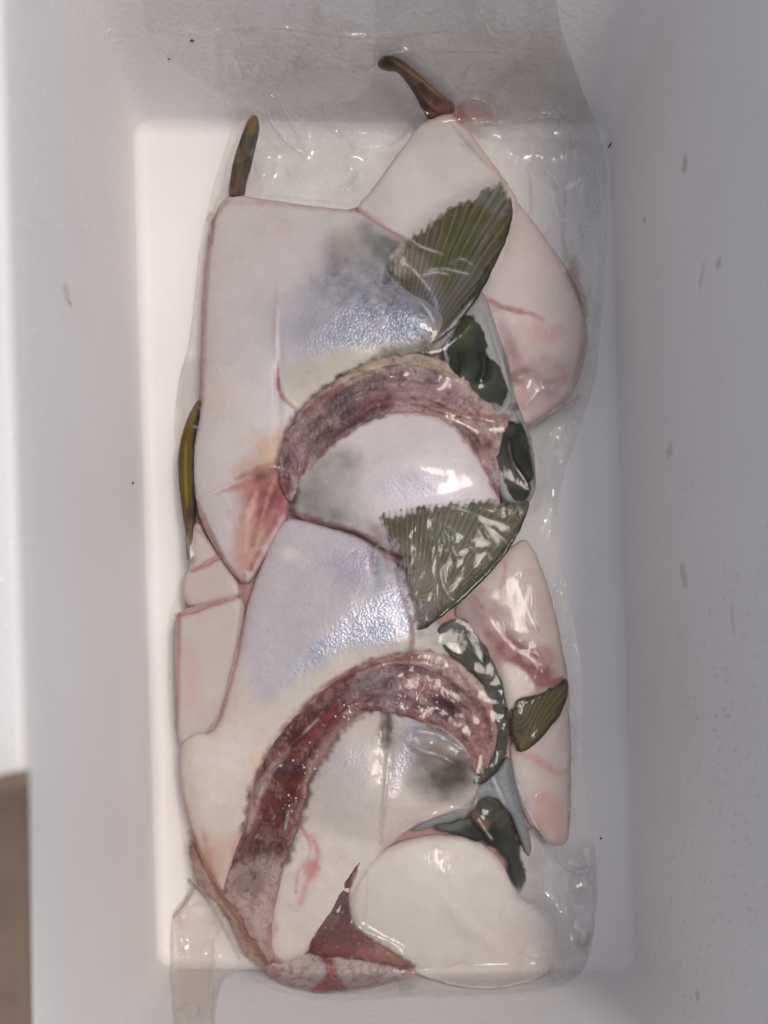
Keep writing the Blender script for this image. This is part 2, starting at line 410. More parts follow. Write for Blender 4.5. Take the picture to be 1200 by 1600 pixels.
# ------------------------------------------------------------------ the pile's overall swell
def envelope(x, y):
    cx = 590 + 15 * np.sin(y / 260.)
    ex = np.clip(1 - ((x - cx) / 345.) ** 2, 0, 1) ** .6
    ey = np.clip(1 - ((y - 860) / 760.) ** 2, 0, 1) ** .5
    return .026 * ex * ey
def groundz(x, y):
    e = envelope(x, y); b = boxheight(x, y)
    return .5 * (e + b + np.sqrt((e - b) ** 2 + .007 ** 2))

PIECES = []      # for the film: (poly, height function)
def make_piece(name, poly, parent, mat, base, paint, off=4., t=6., r=26., eb=None, fib=None, paint2=(), fade=None, bumps=(), ridges=(), irid=(), rays=None, noise=.5, nscale=60, s=2.8, edge_noise=1.5, chk=2, depth=8., flat=1.):
    """a slab cut to an outline: domed top, rounded edge, real thickness. lengths of t/off/depth in mm, outline in photo pixels"""
    if eb is None and mat in (M_PALE, M_SKIN) and 'membrane' not in name: eb = ((180, 148, 142), 9, .38)
    P = resample(chaikin(poly, chk), s)
    sd_ = abs(hash(name)) % 7
    seed = len(PIECES) + 1; t = t * .42
    nx = fbm(P[:, 0], P[:, 1], 14, seed) * edge_noise; ny = fbm(P[:, 0], P[:, 1], 14, seed + 9) * edge_noise
    P = P + np.c_[nx, ny]
    x0, y0 = P.min(0); x1, y1 = P.max(0)
    gx, gy = np.meshgrid(np.arange(x0, x1, s), np.arange(y0, y1, s * .87)); gx = gx + (np.arange(gx.shape[0]) % 2)[:, None] * s / 2
    gx = gx.ravel(); gy = gy.ravel()
    d = sdist(gx, gy, P); k = d < -s * .62
    pts = np.vstack([P, np.c_[gx[k], gy[k]]]); nb = len(P)
    vv, ff = triangulate(pts, P)
    X = np.array([v[0] for v in vv]); Y = np.array([v[1] for v in vv])
    def fibre(X, Y):
        P_ = np.array(chaikin(fib, 2, False)); dl, sl = linepos(X, Y, P_); tot = np.hypot(*(P_[1:] - P_[:-1]).T).sum()
        t1_ = P_[np.minimum((sl * (len(P_) - 1)).astype(int) + 1, len(P_) - 1)]; c_ = P_.mean(0)
        sg = np.sign(np.hypot(X - c_[0], Y - c_[1] - 60) - np.hypot(t1_[:, 0] - c_[0] if t1_.ndim == 2 else t1_[..., 0] - c_[0], (t1_[:, 1] if t1_.ndim == 2 else t1_[..., 1]) - c_[1] - 60) + 1e-6)
        u = sl * tot; v = dl * sg + fbm(X, Y, 40, 17) * 9
        return .6 * fbm(v * 5.5, u * .8, 34, seed + 3) + .4 * fbm(v * 3., u * 1., 20, seed + 8)
    def hfun(X, Y, dist):
        dd = np.clip(dist / r, 0, 1)
        h = groundz(X, Y) * flat + off * MM + t * MM * (np.sqrt(np.clip(1 - (1 - dd) ** 2, 0, 1)) - 1)
        h = h + noise * MM * fbm(X, Y, nscale, seed) * np.clip(dist / 12, 0, 1)
        for (bx, by, ra, rb, ang, bh) in bumps:
            a = math.radians(ang); u = (X - bx) * math.cos(a) + (Y - by) * math.sin(a); v = -(X - bx) * math.sin(a) + (Y - by) * math.cos(a)
            h = h + bh * MM * np.exp(-((u / ra) ** 2 + (v / rb) ** 2))
        for (pl, w, hh) in ridges:
            dl, sl = linepos(X, Y, chaikin(pl, 2, False)); h = h + hh * MM * np.exp(-(dl / w) ** 2) * np.clip(np.sin(np.clip(sl, 0.02, .98) * math.pi) * 2.5, 0, 1)
        if fib is not None:
            h = h + .55 * MM * fibre(X, Y) * np.clip(dist / 6, 0, 1)
        if rays:
            ox, oy, per, amp = rays; ang = np.arctan2(Y - oy, X - ox); rr = np.hypot(X - ox, Y - oy)
            h = h + amp * .35 * MM * np.sin(ang * per * 2.2 + fbm(X, Y, 90, 3) * 2.5) * np.clip(rr / 60, 0, 1) * np.clip(dist / 5, 0, 1)
        return h
    dist = -sdist(X, Y, P); dist = np.clip(dist, 0, None)
    Z = np.clip(hfun(X, Y, dist), .0012, None)
    # colour
    C = np.tile(lin(base), (len(X), 1)); I = np.zeros(len(X))
    C = C * (1 + .05 * fbm(X, Y, 50, seed + 5))[:, None]
    def alpha_of(st):
        kind, pp = st[0], st[1]
        if kind == 'p': _, pp, c, fe, op, nz = st; sdv = sdist(X, Y, chaikin(pp, 2))
        elif kind == 'l': _, pp, w, c, fe, op, nz = st; dl, sl = linepos(X, Y, chaikin(pp, 2, False)); sdv = dl - w * (.45 + .55 * np.sin(np.clip(sl, .05, .95) * math.pi))
        else: _, (bx, by, ra, rb, ang), c, fe, op, nz = st; a = math.radians(ang); u = (X - bx) * math.cos(a) + (Y - by) * math.sin(a); v = -(X - bx) * math.sin(a) + (Y - by) * math.cos(a); sdv = (np.hypot(u / ra, v / rb) - 1) * min(ra, rb)
        sdv = sdv + fbm(X, Y, max(10, nz * 3.), seed + 2) * nz + fbm(X, Y, 9, seed + 4) * min(nz, 3) * .7
        return c, np.clip(op * (1 - smooth(-fe, fe, sdv)) * (1 + (.45 * fbm(X, Y, 16, seed + 31) if not isinstance(c, float) else 0)), 0, 1)
    for st in paint:
        c, a = alpha_of(st); C = C * (1 - a[:, None]) + lin(c) * a[:, None]
    for st in irid:
        c, a = alpha_of(st); I = np.clip(I * (1 - a) + a * c, 0, 1)
    if fib is not None:
        fb = fibre(X, Y); C = C * (1 + .85 * fb)[:, None]; a = smooth(.12, .45, fbm(X, Y, 16, seed + 12)) * .35; C = C * (1 - a[:, None]) + lin((176, 146, 142)) * a[:, None]
        a = smooth(.05, .4, -fb) * .55; C = C * (1 - a[:, None]) + lin((74, 34, 34)) * a[:, None]
    for st in paint2:
        c, a = alpha_of(st); C = C * (1 - a[:, None]) + lin(c) * a[:, None]
    T = np.zeros(len(X))
    if fade is not None:      # the tissue thins out to nothing along this edge
        fl, fw, solid = fade; q_ = fbm(X, Y, 13, seed + 61) * fw * .55 + fbm(X, Y, 5, seed + 62) * fw * .25
        if rays: ang_ = np.arctan2(Y - rays[1], X - rays[0]); q_ = q_ + np.sin(ang_ * rays[2] * 2.2 + fbm(X, Y, 90, 3) * 2.5) * fw * .13 * (1 + fbm(X, Y, 20, 77)) + fbm(X, Y, 7, seed + 66) * fw * .5
        T = 1 - smooth(0, fw, dist + q_)
        if fl is not None: T = T * (1 - smooth(12, 34, linepos(X, Y, np.array(fl, float))[0]))
        if solid is not None: T = T * smooth(4, 16, linepos(X, Y, np.array(solid, float))[0])
    if eb is not None:
        a = eb[2] * np.clip(.75 + 1.5 * fbm(X, Y, 46, seed + 41), 0, 1.3) * (1 - smooth(0, eb[1], dist + fbm(X, Y, 12, seed + 7) * eb[1] * .6)); C = C * (1 - a[:, None]) + lin(eb[0]) * a[:, None]
    if rays:
        ox, oy, per, amp = rays; ang = np.arctan2(Y - oy, X - ox); w_ = fbm(X, Y, 90, 3) * 2.5
        st = np.sin(ang * per * 2.2 + w_) * .5 + np.sin(ang * per * 3.7 + w_ * 2 + 1) * .4
        C = C * (1 + .75 * st * (.6 + .5 * fbm(X, Y, 30, 8)))[:, None] + (.05 * np.clip(st - .3, 0, 1))[:, None]
    C = np.clip(C * {M_FIN: .6, M_DARK: .4, M_MEAT: .74}.get(mat, GAIN), .004, .86)
    top = np.array([W(x, y, z) for x, y, z in zip(X, Y, Z)])
    n = len(top)
    # rim: edges used once
    cnt = {}
    for f in ff:
        for i in range(len(f)):
            e = (f[i], f[(i + 1) % len(f)]); cnt[e] = 1
    bd = {a: b for (a, b) in cnt if (b, a) not in cnt}
    start = next(iter(bd)); loop = [start]; cur = bd[start]
    while cur != start and len(loop) <= len(bd): loop.append(cur); cur = bd.get(cur, start)
    L_ = np.array(loop); m = len(L_)
    cen = top[L_].mean(0)
    # orientation: faces up
    f0 = ff[0]; a, b, c = top[f0[0]], top[f0[1]], top[f0[2]]
    up = np.cross(b - a, c - a)[2] > 0
    faces = [tuple(f) if up else tuple(reversed(f)) for f in ff]
    under = C * .6 + lin((176, 124, 118)) * .4 if mat in (M_PALE, M_SKIN, M_MEAT) else C * .95
    R_ = top[L_].copy(); v = cen - R_; v[:, 2] = 0; v /= (np.linalg.norm(v, axis=1)[:, None] + 1e-6)
    R_ = R_ - v * .0003; R_[:, 2] = np.maximum(top[L_][:, 2] - depth * .45 * MM, .0008)
    bot = top.copy(); bot[:, 2] = np.maximum(top[:, 2] - depth * MM, .0006); bot[:, 2] = np.minimum(bot[:, 2], top[:, 2] - .0003)
    ths = [T, T[L_], T]; vs = [top, R_, bot]; cols = [C, under[L_], under]; irs = [I, I[L_] * 0, I * 0]
    prev = list(L_)
    for nxt in ([n + i for i in range(m)], [n + m + int(q) for q in L_]):
        for i in range(m):
            j = (i + 1) % m; fq = (prev[i], nxt[i], nxt[j], prev[j]); faces.append(fq if up else tuple(reversed(fq)))
        prev = nxt
    faces += [tuple(n + m + q for q in reversed(f)) for f in faces[:len(ff)]]
    V = np.vstack(vs)
    if parent is not None: V = V - np.array(parent.location)
    o = mk_obj(name, V, faces, mat, parent, True, {'Col': np.vstack(cols), 'Irid': np.concatenate(irs), 'Thin': np.concatenate(ths)})
    PIECES.append((P, hfun))
    return o

WHT = (203, 193, 191); CREAM = (196, 187, 176); PINKW = (200, 182, 178); LAV = (184, 176, 186); GREY = (140, 136, 136)
TEAL = (136, 144, 146); OLIVE = (62, 66, 42); DKGR = (34, 38, 26); RED = (112, 50, 50); MEAT = (140, 96, 94); DMEAT = (92, 60, 60)
def at(px, py): return W(px, py, .002)

# ---- 1 the top right slab with a stalk-like fin
t1 = thing('fish_collar', 'smooth plain white fish piece at the top, brown fin stalk pointing up', 'fish piece', at(680, 300), 'vacuum packed fish pieces')
make_piece('belly_skin', [(558, 322), (580, 298), (620, 243), (662, 188), (700, 170), (722, 188), (760, 242), (795, 288), (812, 320), (790, 420), (720, 470), (640, 440), (600, 380), (563, 334)], t1, M_PALE, (201, 194, 191),
           [('p', [(560, 320), (600, 260), (625, 330), (600, 360)], (190, 176, 174), 14, .5, 6), ('l', [(665, 190), (700, 172), (725, 195)], 8, (176, 120, 112), 6, .7, 4), ('l', [(700, 185), (730, 225), (765, 262)], 3, (130, 128, 128), 4, .45, 2),
            ('l', [(722, 188), (760, 242), (800, 300)], 6, (206, 178, 172), 5, .6, 3), ('l', [(640, 368), (700, 322), (785, 282)], 12, (170, 160, 150), 12, .5, 5), ('l', [(563, 328), (600, 362)], 5, (168, 138, 134), 6, .5, 3)], off=5.0, t=6, r=34)
make_piece('tail_fin', [(588, 96), (600, 87), (618, 87), (640, 102), (668, 127), (692, 150), (713, 164), (704, 176), (688, 176), (672, 186), (664, 172), (650, 145), (635, 120), (620, 104), (602, 104)], t1, M_FIN, (106, 80, 50),
           [('p', [(588, 96), (600, 86), (620, 88), (620, 106), (600, 106)], (62, 50, 8), 5, .95, 2), ('l', [(615, 95), (650, 122), (700, 165)], 2.2, (152, 128, 104), 2, .8, 1), ('l', [(630, 115), (660, 150), (684, 172)], 1.6, (136, 118, 108), 2, .6, 1), ('l', [(620, 104), (650, 146), (668, 180)], 3, (70, 50, 44), 3, .7, 1),
            ('l', [(640, 104), (680, 140), (712, 165)], 2, (120, 84, 60), 2, .8, 1), ('e', (692, 170, 22, 9, 0), (150, 96, 92), 6, .8, 3)], off=6, t=3, r=7, noise=.2, s=1.9, edge_noise=.8, depth=4, fib=[(594, 94), (618, 96), (645, 122), (676, 152), (704, 174)], paint2=[('p', [(588, 96), (600, 86), (618, 88), (618, 106), (600, 106)], (66, 54, 8), 5, .9, 2), ('l', [(612, 93), (650, 119), (700, 160)], 1.6, (170, 146, 118), 2, .8, 1)], ridges=[([(610, 93), (650, 122), (700, 162)], 2.5, .7), ([(622, 103), (655, 145), (680, 175)], 2.5, .6)])

# ---- 2 right hand pinkish slab
t2 = thing('fish_collar', 'pinkish white fish piece bulging out furthest on the right beside the upper fin', 'fish piece', at(840, 480), 'vacuum packed fish pieces')
make_piece('belly_skin', [(770, 300), (800, 306), (822, 330), (852, 372), (886, 420), (908, 460), (918, 498), (918, 545), (906, 590), (888, 622), (850, 648), (822, 668), (800, 650), (790, 600), (775, 560), (762, 520), (745, 480), (735, 440), (750, 380)], t2, M_PALE, (200, 187, 183),
           [('p', [(745, 470), (790, 520), (850, 560), (900, 560), (890, 620), (830, 660), (800, 640), (770, 540)], (178, 148, 146), 22, .75, 14), ('l', [(750, 462), (785, 478), (830, 490), (850, 500)], 4, (172, 110, 106), 5, .7, 4), ('l', [(765, 470), (800, 488), (840, 492)], 2, (160, 92, 90), 3, .5, 3),
            ('e', (845, 518, 30, 14, 10), (188, 140, 134), 14, .55, 8), ('p', [(800, 590), (830, 600), (860, 640), (820, 668), (800, 650)], (196, 168, 162), 8, .8, 6), ('l', [(790, 590), (820, 575), (850, 600), (880, 590)], 5, (150, 112, 112), 7, .7, 5),
            ('l', [(900, 440), (915, 480), (905, 570), (890, 615), (830, 662)], 4, (186, 150, 130), 5, .6, 3), ('l', [(888, 420), (905, 462), (916, 490)], 3, (166, 112, 94), 4, .8, 2), ('l', [(850, 560), (878, 575), (888, 600)], 5, (186, 140, 112), 6, .45, 4)],
           off=3.5, t=8, r=42, bumps=[(840, 600, 30, 10, -50, 2), (870, 610, 20, 8, -40, -2), (790, 545, 14, 50, -20, -3), (815, 590, 20, 10, 20, 2.5)], ridges=[([(800, 600), (830, 575), (850, 598), (856, 630)], 6, 1.8), ([(815, 640), (840, 610), (872, 600)], 5, 1.2)], noise=.8, nscale=70)

# ---- 3 lower right pieces
t3 = thing('fish_collar', 'pale fish piece on the lower right with red cut meat and a small olive fin', 'fish piece', at(830, 1050), 'vacuum packed fish pieces')
make_piece('belly_skin', [(700, 955), (745, 905), (790, 860), (822, 838), (838, 866), (857, 915), (872, 975), (882, 1028), (889, 1062), (892, 1110), (850, 1170), (805, 1190), (795, 1120), (780, 1060), (745, 1000)], t3, M_PALE, (197, 184, 177),
           [('p', [(705, 955), (745, 925), (775, 960), (830, 1000), (875, 1040), (880, 1075), (830, 1085), (790, 1050), (745, 1000)], (160, 122, 116), 16, .85, 12), ('p', [(755, 985), (800, 990), (850, 1025), (868, 1060), (835, 1078), (795, 1045), (765, 1015)], (136, 86, 86), 9, .8, 7),
            ('e', (800, 1016, 13, 10, -40), (176, 138, 136), 3, .75, 3), ('e', (826, 1028, 12, 9, 30), (172, 130, 128), 3, .7, 3), ('e', (850, 1030, 9, 16, 10), (184, 150, 146), 3, .6, 3), ('e', (775, 1000, 12, 8, 0), (168, 130, 132), 4, .6, 3),
            ('p', [(783, 1035), (812, 1040), (842, 1078), (808, 1092), (800, 1118), (790, 1080)], (214, 200, 190), 5, .95, 3), ('l', [(842, 1070), (862, 1068), (880, 1060)], 5, (150, 78, 76), 4, .7, 3),
            ('p', [(700, 955), (745, 915), (760, 960), (740, 1000)], (140, 122, 124), 16, .7, 8), ('l', [(752, 920), (775, 945), (800, 965), (840, 985)], 5, (162, 130, 104), 8, .5, 5), ('l', [(790, 870), (788, 900), (780, 925)], 3, (186, 130, 124), 5, .7, 3),
            ('l', [(872, 975), (885, 1040), (890, 1080)], 4, (176, 140, 120), 5, .5, 3)],
           off=3, t=7, r=36, bumps=[(800, 1010, 50, 12, 35, -2.5), (765, 965, 30, 18, 30, -2)], ridges=[([(790, 1010), (806, 998), (815, 1010)], 3, .8), ([(815, 1035), (825, 1018), (842, 1022), (852, 1050)], 3, .9)], noise=.8)
make_piece('lower_belly_skin', [(795, 1155), (850, 1150), (888, 1095), (893, 1150), (892, 1250), (888, 1322), (860, 1322), (842, 1296), (822, 1286), (806, 1235), (798, 1190)], t3, M_PALE, (196, 183, 177),
           [('l', [(808, 1176), (840, 1188), (870, 1208), (886, 1204)], 7, (186, 142, 138), 6, .75, 4), ('p', [(800, 1215), (830, 1230), (850, 1290), (820, 1286), (805, 1240)], (170, 150, 152), 12, .6, 8), ('p', [(835, 1235), (870, 1240), (885, 1318), (858, 1318), (840, 1290)], (192, 158, 146), 12, .7, 8), ('l', [(890, 1100), (891, 1200), (888, 1320)], 2.5, (170, 138, 128), 3, .6, 2)],
           off=2.6, t=6, r=30, noise=.8)
make_piece('pelvic_fin', [(798, 1104), (812, 1088), (830, 1088), (850, 1078), (872, 1068), (884, 1058), (889, 1070), (887, 1092), (872, 1122), (846, 1154), (818, 1177), (802, 1168), (797, 1135)], t3, M_FIN, (104, 94, 62),
           [('p', [(798, 1104), (830, 1088), (884, 1060), (880, 1072), (830, 1098), (806, 1112)], (70, 58, 34), 4, .7, 3), ('e', (806, 1150, 9, 24, 10), (70, 70, 50), 6, .6, 4), ('l', [(887, 1085), (870, 1125), (820, 1176)], 3, (50, 48, 36), 3, .7, 1), ('p', [(855, 1080), (885, 1062), (886, 1085), (868, 1105)], (112, 108, 92), 6, .5, 4)],
           off=7.5, t=4, r=9, fade=(None, 7, [(889, 1070), (887, 1092), (872, 1122), (846, 1154), (818, 1177)]), rays=(790, 1195, 46, .30), noise=.3, s=2.2, depth=3)

# ---- 4 left edge strips
t4 = thing('fish_strip', 'flat pinkish white fish strip folded down the left edge under red creases', 'fish piece', at(320, 1030))
make_piece('lower_strip', [(272, 962), (290, 950), (330, 940), (378, 928), (384, 960), (372, 1020), (356, 1090), (345, 1150), (300, 1185), (277, 1165), (272, 1060)], t4, M_PALE, (192, 183, 177),
           [('l', [(285, 962), (330, 945), (378, 932)], 4, (178, 124, 118), 4, .8, 3), ('l', [(280, 962), (279, 1040), (276, 1110)], 3.5, (184, 142, 136), 4, .8, 2), ('e', (300, 1060, 12, 50, 0), (198, 168, 160), 12, .6, 6)], off=6, t=6, r=16, noise=.5, depth=7)
make_piece('upper_strip', [(292, 832), (308, 812), (322, 838), (346, 872), (372, 908), (378, 934), (330, 942), (288, 950), (284, 900), (300, 885), (296, 860)], t4, M_PALE, (192, 182, 176),
           [('l', [(300, 892), (325, 882), (346, 868)], 4, (182, 126, 120), 4, .85, 3), ('l', [(296, 820), (296, 860), (292, 888)], 3, (120, 96, 80), 4, .7, 3), ('l', [(298, 822), (326, 842), (372, 905)], 3, (150, 120, 112), 4, .6, 2)], off=5.5, t=6, r=16, noise=.5, depth=7)

# ---- 5 loose dark fin on the left
t5 = thing('loose_fin', 'narrow yellow brown fin standing on edge at the left side of the pack', 'fin', at(290, 720))
make_piece('fin_blade', [(315, 620), (302, 634), (290, 660), (281, 692), (277, 725), (280, 765), (286, 805), (290, 835), (292, 870), (296, 880), (300, 845), (303, 800), (304, 750), (303, 710), (304, 668), (309, 645)], t5, M_FIN, (110, 86, 20),
           [('l', [(308, 632), (291, 680), (289, 740), (292, 800)], 4.5, (136, 106, 14), 3, .7, 2), ('l', [(303, 660), (303, 720), (302, 810)], 3, (40, 42, 22), 3, .9, 1), ('p', [(284, 815), (304, 805), (300, 890), (288, 880)], (120, 96, 76), 8, .8, 4), ('e', (298, 800, 5, 12, 0), (46, 52, 58), 4, .8, 2)], off=9, t=5, r=9, noise=.3, s=2.0, edge_noise=.6, depth=7)
make_piece('fin_spine', [(288, 690), (292, 688), (291, 735), (294, 790), (290, 790), (286, 735)], t5, M_FIN, (156, 124, 30), [], off=9.8, t=1, r=3, noise=.1, s=2., edge_noise=.4, depth=1.5)

# ---- 6 big lower left collar
t6 = thing('fish_collar', 'large lower fish collar, blue silver scaled skin above a dark red arched cut', 'fish piece', at(500, 1000), 'vacuum packed fish pieces')
make_piece('silver_skin', [(438, 818), (452, 810), (478, 814), (520, 826), (556, 836), (578, 850), (604, 870), (640, 890), (668, 960), (705, 985), (735, 1010), (742, 1050), (716, 1035), (672, 1022), (620, 1025), (570, 1041), (520, 1071), (475, 1111), (440, 1153), (412, 1191), (398, 1228), (388, 1280), (374, 1320), (358, 1365), (350, 1400), (318, 1360), (300, 1300), (286, 1250), (278, 1205), (282, 1160), (305, 1145), (338, 1142), (352, 1085), (372, 1010), (388, 940), (405, 890), (420, 850)], t6, M_SKIN, (184, 178, 180),
           [('p', [(380, 1000), (330, 1140), (278, 1150), (285, 1300), (350, 1400), (410, 1240), (470, 1130), (560, 1050), (640, 1020), (740, 1060), (720, 1000), (640, 990), (560, 1005), (470, 1060), (400, 1110)], (200, 190, 178), 14, .95, 8), ('p', [(285, 1160), (400, 1120), (380, 1230), (300, 1290)], (210, 202, 194), 22, .8, 10),
            ('e', (560, 890, 46, 38, 20), (160, 156, 168), 18, .7, 10), ('e', (625, 920, 26, 50, -20), (146, 146, 152), 14, .7, 8), ('e', (600, 985, 70, 16, -15), (140, 150, 162), 12, .55, 8), ('l', [(640, 880), (636, 930), (655, 990)], 10, (120, 104, 108), 8, .7, 5), ('p', [(640, 990), (690, 980), (740, 1010), (740, 1040), (700, 1015)], (148, 144, 138), 10, .7, 6),
            ('e', (450, 865, 14, 10, 0), (216, 206, 196), 6, .7, 4), ('l', [(400, 900), (372, 1010), (345, 1120)], 6, (198, 168, 160), 8, .6, 5), ('l', [(578, 846), (585, 868), (586, 895)], 5, (150, 96, 92), 5, .8, 3), ('l', [(590, 855), (606, 868), (604, 890)], 5, (166, 120, 116), 5, .6, 3),
            ('l', [(400, 1200), (430, 1150), (500, 1080), (570, 1040), (650, 1020)], 5, (176, 132, 118), 8, .5, 4), ('l', [(400, 1190), (400, 1240), (372, 1310)], 10, (196, 158, 130), 12, .5, 7), ('p', [(288, 1290), (330, 1320), (390, 1300), (380, 1380), (345, 1400), (310, 1350)], (186, 158, 146), 14, .7, 9),
            ('l', [(290, 1285), (300, 1310), (312, 1340)], 6, (150, 84, 80), 6, .8, 4), ('l', [(340, 1400), (326, 1345), (318, 1300)], 5, (176, 124, 108), 6, .6, 4)],
           off=9, t=9, r=30, bumps=[(530, 960, 150, 70, -15, 3), (330, 1220, 60, 90, 0, 3), (586, 880, 7, 26, 0, -2), (400, 1240, 24, 60, 15, 2)], irid=[('p', [(400, 900), (470, 820), (560, 845), (640, 900), (655, 985), (560, 1000), (460, 1060), (370, 1110)], .30, 24, 1, 18), ('p', [(545, 955), (600, 925), (640, 915), (656, 985), (600, 1005), (530, 1012), (470, 1060), (430, 1080), (470, 1030)], 1., 12, 1, 12), ('e', (570, 865, 34, 22, 30), .8, 14, .8, 10)], noise=.8, depth=14, fade=([(386, 1280), (398, 1228), (412, 1191), (440, 1153), (475, 1111), (520, 1071), (570, 1041), (620, 1025), (672, 1022), (716, 1035), (742, 1050)], 12, None))
make_piece('cut_flesh', [(378, 1285), (386, 1218), (404, 1184), (434, 1144), (470, 1102), (516, 1060), (567, 1030), (620, 1013), (674, 1011), (722, 1028), (760, 1064), (780, 1105), (784, 1148), (774, 1192), (750, 1218), (728, 1185), (690, 1150), (620, 1120), (580, 1112), (545, 1125), (512, 1160), (490, 1200), (478, 1250), (462, 1310), (444, 1360), (436, 1410), (432, 1460), (430, 1508), (412, 1500), (390, 1462), (366, 1428), (345, 1396), (352, 1368), (366, 1330)], t6, M_MEAT, (124, 78, 76),
           [('l', [(395, 1230), (430, 1165), (500, 1095), (560, 1060)], 7, (112, 52, 52), 7, .9, 6), ('l', [(405, 1215), (450, 1140), (520, 1085)], 5, (100, 66, 62), 5, .8, 5), ('l', [(440, 1180), (480, 1135), (540, 1100)], 11, (134, 62, 58), 8, .9, 7), ('l', [(430, 1210), (465, 1165), (520, 1130)], 5, (70, 48, 42), 6, .85, 4), ('l', [(460, 1200), (500, 1150), (545, 1118)], 8, (140, 78, 76), 6, .8, 5),
            ('p', [(540, 1060), (600, 1042), (640, 1050), (650, 1090), (600, 1100), (570, 1080)], (138, 116, 120), 8, .9, 8), ('p', [(620, 1070), (690, 1060), (740, 1090), (720, 1130), (660, 1125), (620, 1115)], (126, 72, 74), 10, .85, 8), ('e', (695, 1108, 22, 14, 30), (70, 46, 48), 7, .9, 5), ('e', (612, 1105, 20, 18, 0), (150, 130, 132), 7, .8, 6), ('e', (585, 1098, 22, 12, 20), (104, 48, 50), 6, .8, 5),
            ('p', [(745, 1080), (780, 1110), (782, 1190), (752, 1215), (728, 1180), (735, 1130)], (140, 86, 76), 8, .85, 6), ('l', [(735, 1060), (768, 1100), (780, 1150), (770, 1195)], 5, (188, 152, 130), 5, .85, 3), ('l', [(560, 1052), (600, 1038), (650, 1034), (700, 1050), (740, 1085), (755, 1100)], 5, (190, 164, 156), 5, .75, 4),
            ('p', [(440, 1205), (480, 1200), (470, 1260), (440, 1300), (405, 1290), (415, 1240)], (104, 52, 40), 9, .95, 7), ('e', (447, 1200, 22, 14, -40), (80, 58, 56), 7, .85, 6), ('p', [(405, 1290), (450, 1285), (455, 1330), (400, 1360), (370, 1350)], (116, 84, 78), 10, .85, 8), ('e', (400, 1330, 20, 24, 0), (90, 70, 66), 10, .6, 8), ('l', [(398, 1255), (412, 1225), (428, 1195)], 7, (188, 166, 156), 4, .85, 3), ('l', [(385, 1300), (398, 1270), (402, 1245)], 5, (176, 150, 140), 4, .8, 3),
            ('l', [(480, 1230), (470, 1280), (458, 1300)], 4, (140, 62, 60), 4, .9, 3), ('p', [(380, 1350), (440, 1340), (440, 1500), (410, 1510), (380, 1440), (345, 1390)], (192, 172, 162), 14, .9, 9), ('l', [(432, 1400), (420, 1450), (424, 1500)], 7, (140, 92, 92), 8, .7, 5), ('e', (405, 1385, 22, 10, -20), (110, 90, 88), 8, .6, 6), ('l', [(555, 1048), (600, 1032), (655, 1026)], 2, (146, 60, 58), 2.5, .9, 1.5), ('e', (640, 1052, 16, 5, -30), (110, 50, 50), 3, .9, 2)],
           off=7.6, t=3, r=13, bumps=[(620, 1075, 30, 18, 0, 1.5), (695, 1108, 20, 12, 30, -3), (470, 1150, 70, 7, -45, -2), (440, 1240, 16, 40, 15, -1.5), (590, 1090, 30, 8, 10, -1.5), (545, 1065, 30, 6, -30, 1)],
           ridges=[([(455, 1175), (490, 1140), (525, 1125), (545, 1108)], 3, 1.6), ([(443, 1300), (452, 1265), (466, 1225)], 3, 1.8), ([(560, 1052), (600, 1036), (660, 1034), (712, 1052)], 4, 1.2), ([(612, 1062), (630, 1050), (648, 1046)], 3, 1.4), ([(400, 1250), (418, 1215), (440, 1190)], 4, 1.6), ([(740, 1080), (764, 1110), (772, 1160)], 5, 1.2), ([(620, 1100), (626, 1112), (622, 1126)], 3, 1.5), ([(690, 1090), (712, 1100), (708, 1120)], 3, 1.2)], noise=.8, nscale=22, s=2.2, depth=9, eb=((190, 160, 150), 12, .75), edge_noise=4, fib=[(395, 1500), (400, 1380), (425, 1260), (470, 1160), (540, 1090), (620, 1060), (700, 1080), (750, 1130), (765, 1200)],
           fade=(None, 7, None), paint2=[('p', [(335, 1370), (385, 1362), (450, 1345), (445, 1510), (400, 1512)], (192, 172, 164), 22, .85, 14), ('e', (385, 1378, 30, 18, -20), (120, 96, 92), 12, .7, 10), ('l', [(434, 1400), (424, 1460), (422, 1505)], 6, (150, 92, 92), 7, .7, 5), ('l', [(350, 1385), (385, 1440), (412, 1495)], 5, (170, 124, 112), 6, .6, 5), ('l', [(560, 1044), (610, 1027), (660, 1022), (720, 1040), (764, 1083), (778, 1140), (768, 1192)], 8, (196, 172, 158), 6, .8, 5), ('l', [(470, 1106), (530, 1060), (600, 1032), (660, 1026)], 2.5, (146, 62, 58), 3, .8, 2),
                   ('e', (565, 1072, 40, 13, -25), (138, 122, 124), 8, .75, 7), ('e', (500, 1138, 54, 9, -48), (134, 50, 48), 7, .75, 6), ('e', (615, 1098, 26, 14, 0), (146, 124, 126), 8, .65, 7), ('e', (762, 1165, 12, 40, 5), (142, 92, 76), 8, .7, 6), ('l', [(392, 1280), (400, 1235), (424, 1200), (452, 1170)], 5, (184, 156, 146), 5, .7, 5), ('e', (440, 1245, 20, 40, 15), (104, 44, 34), 10, .6, 8)])
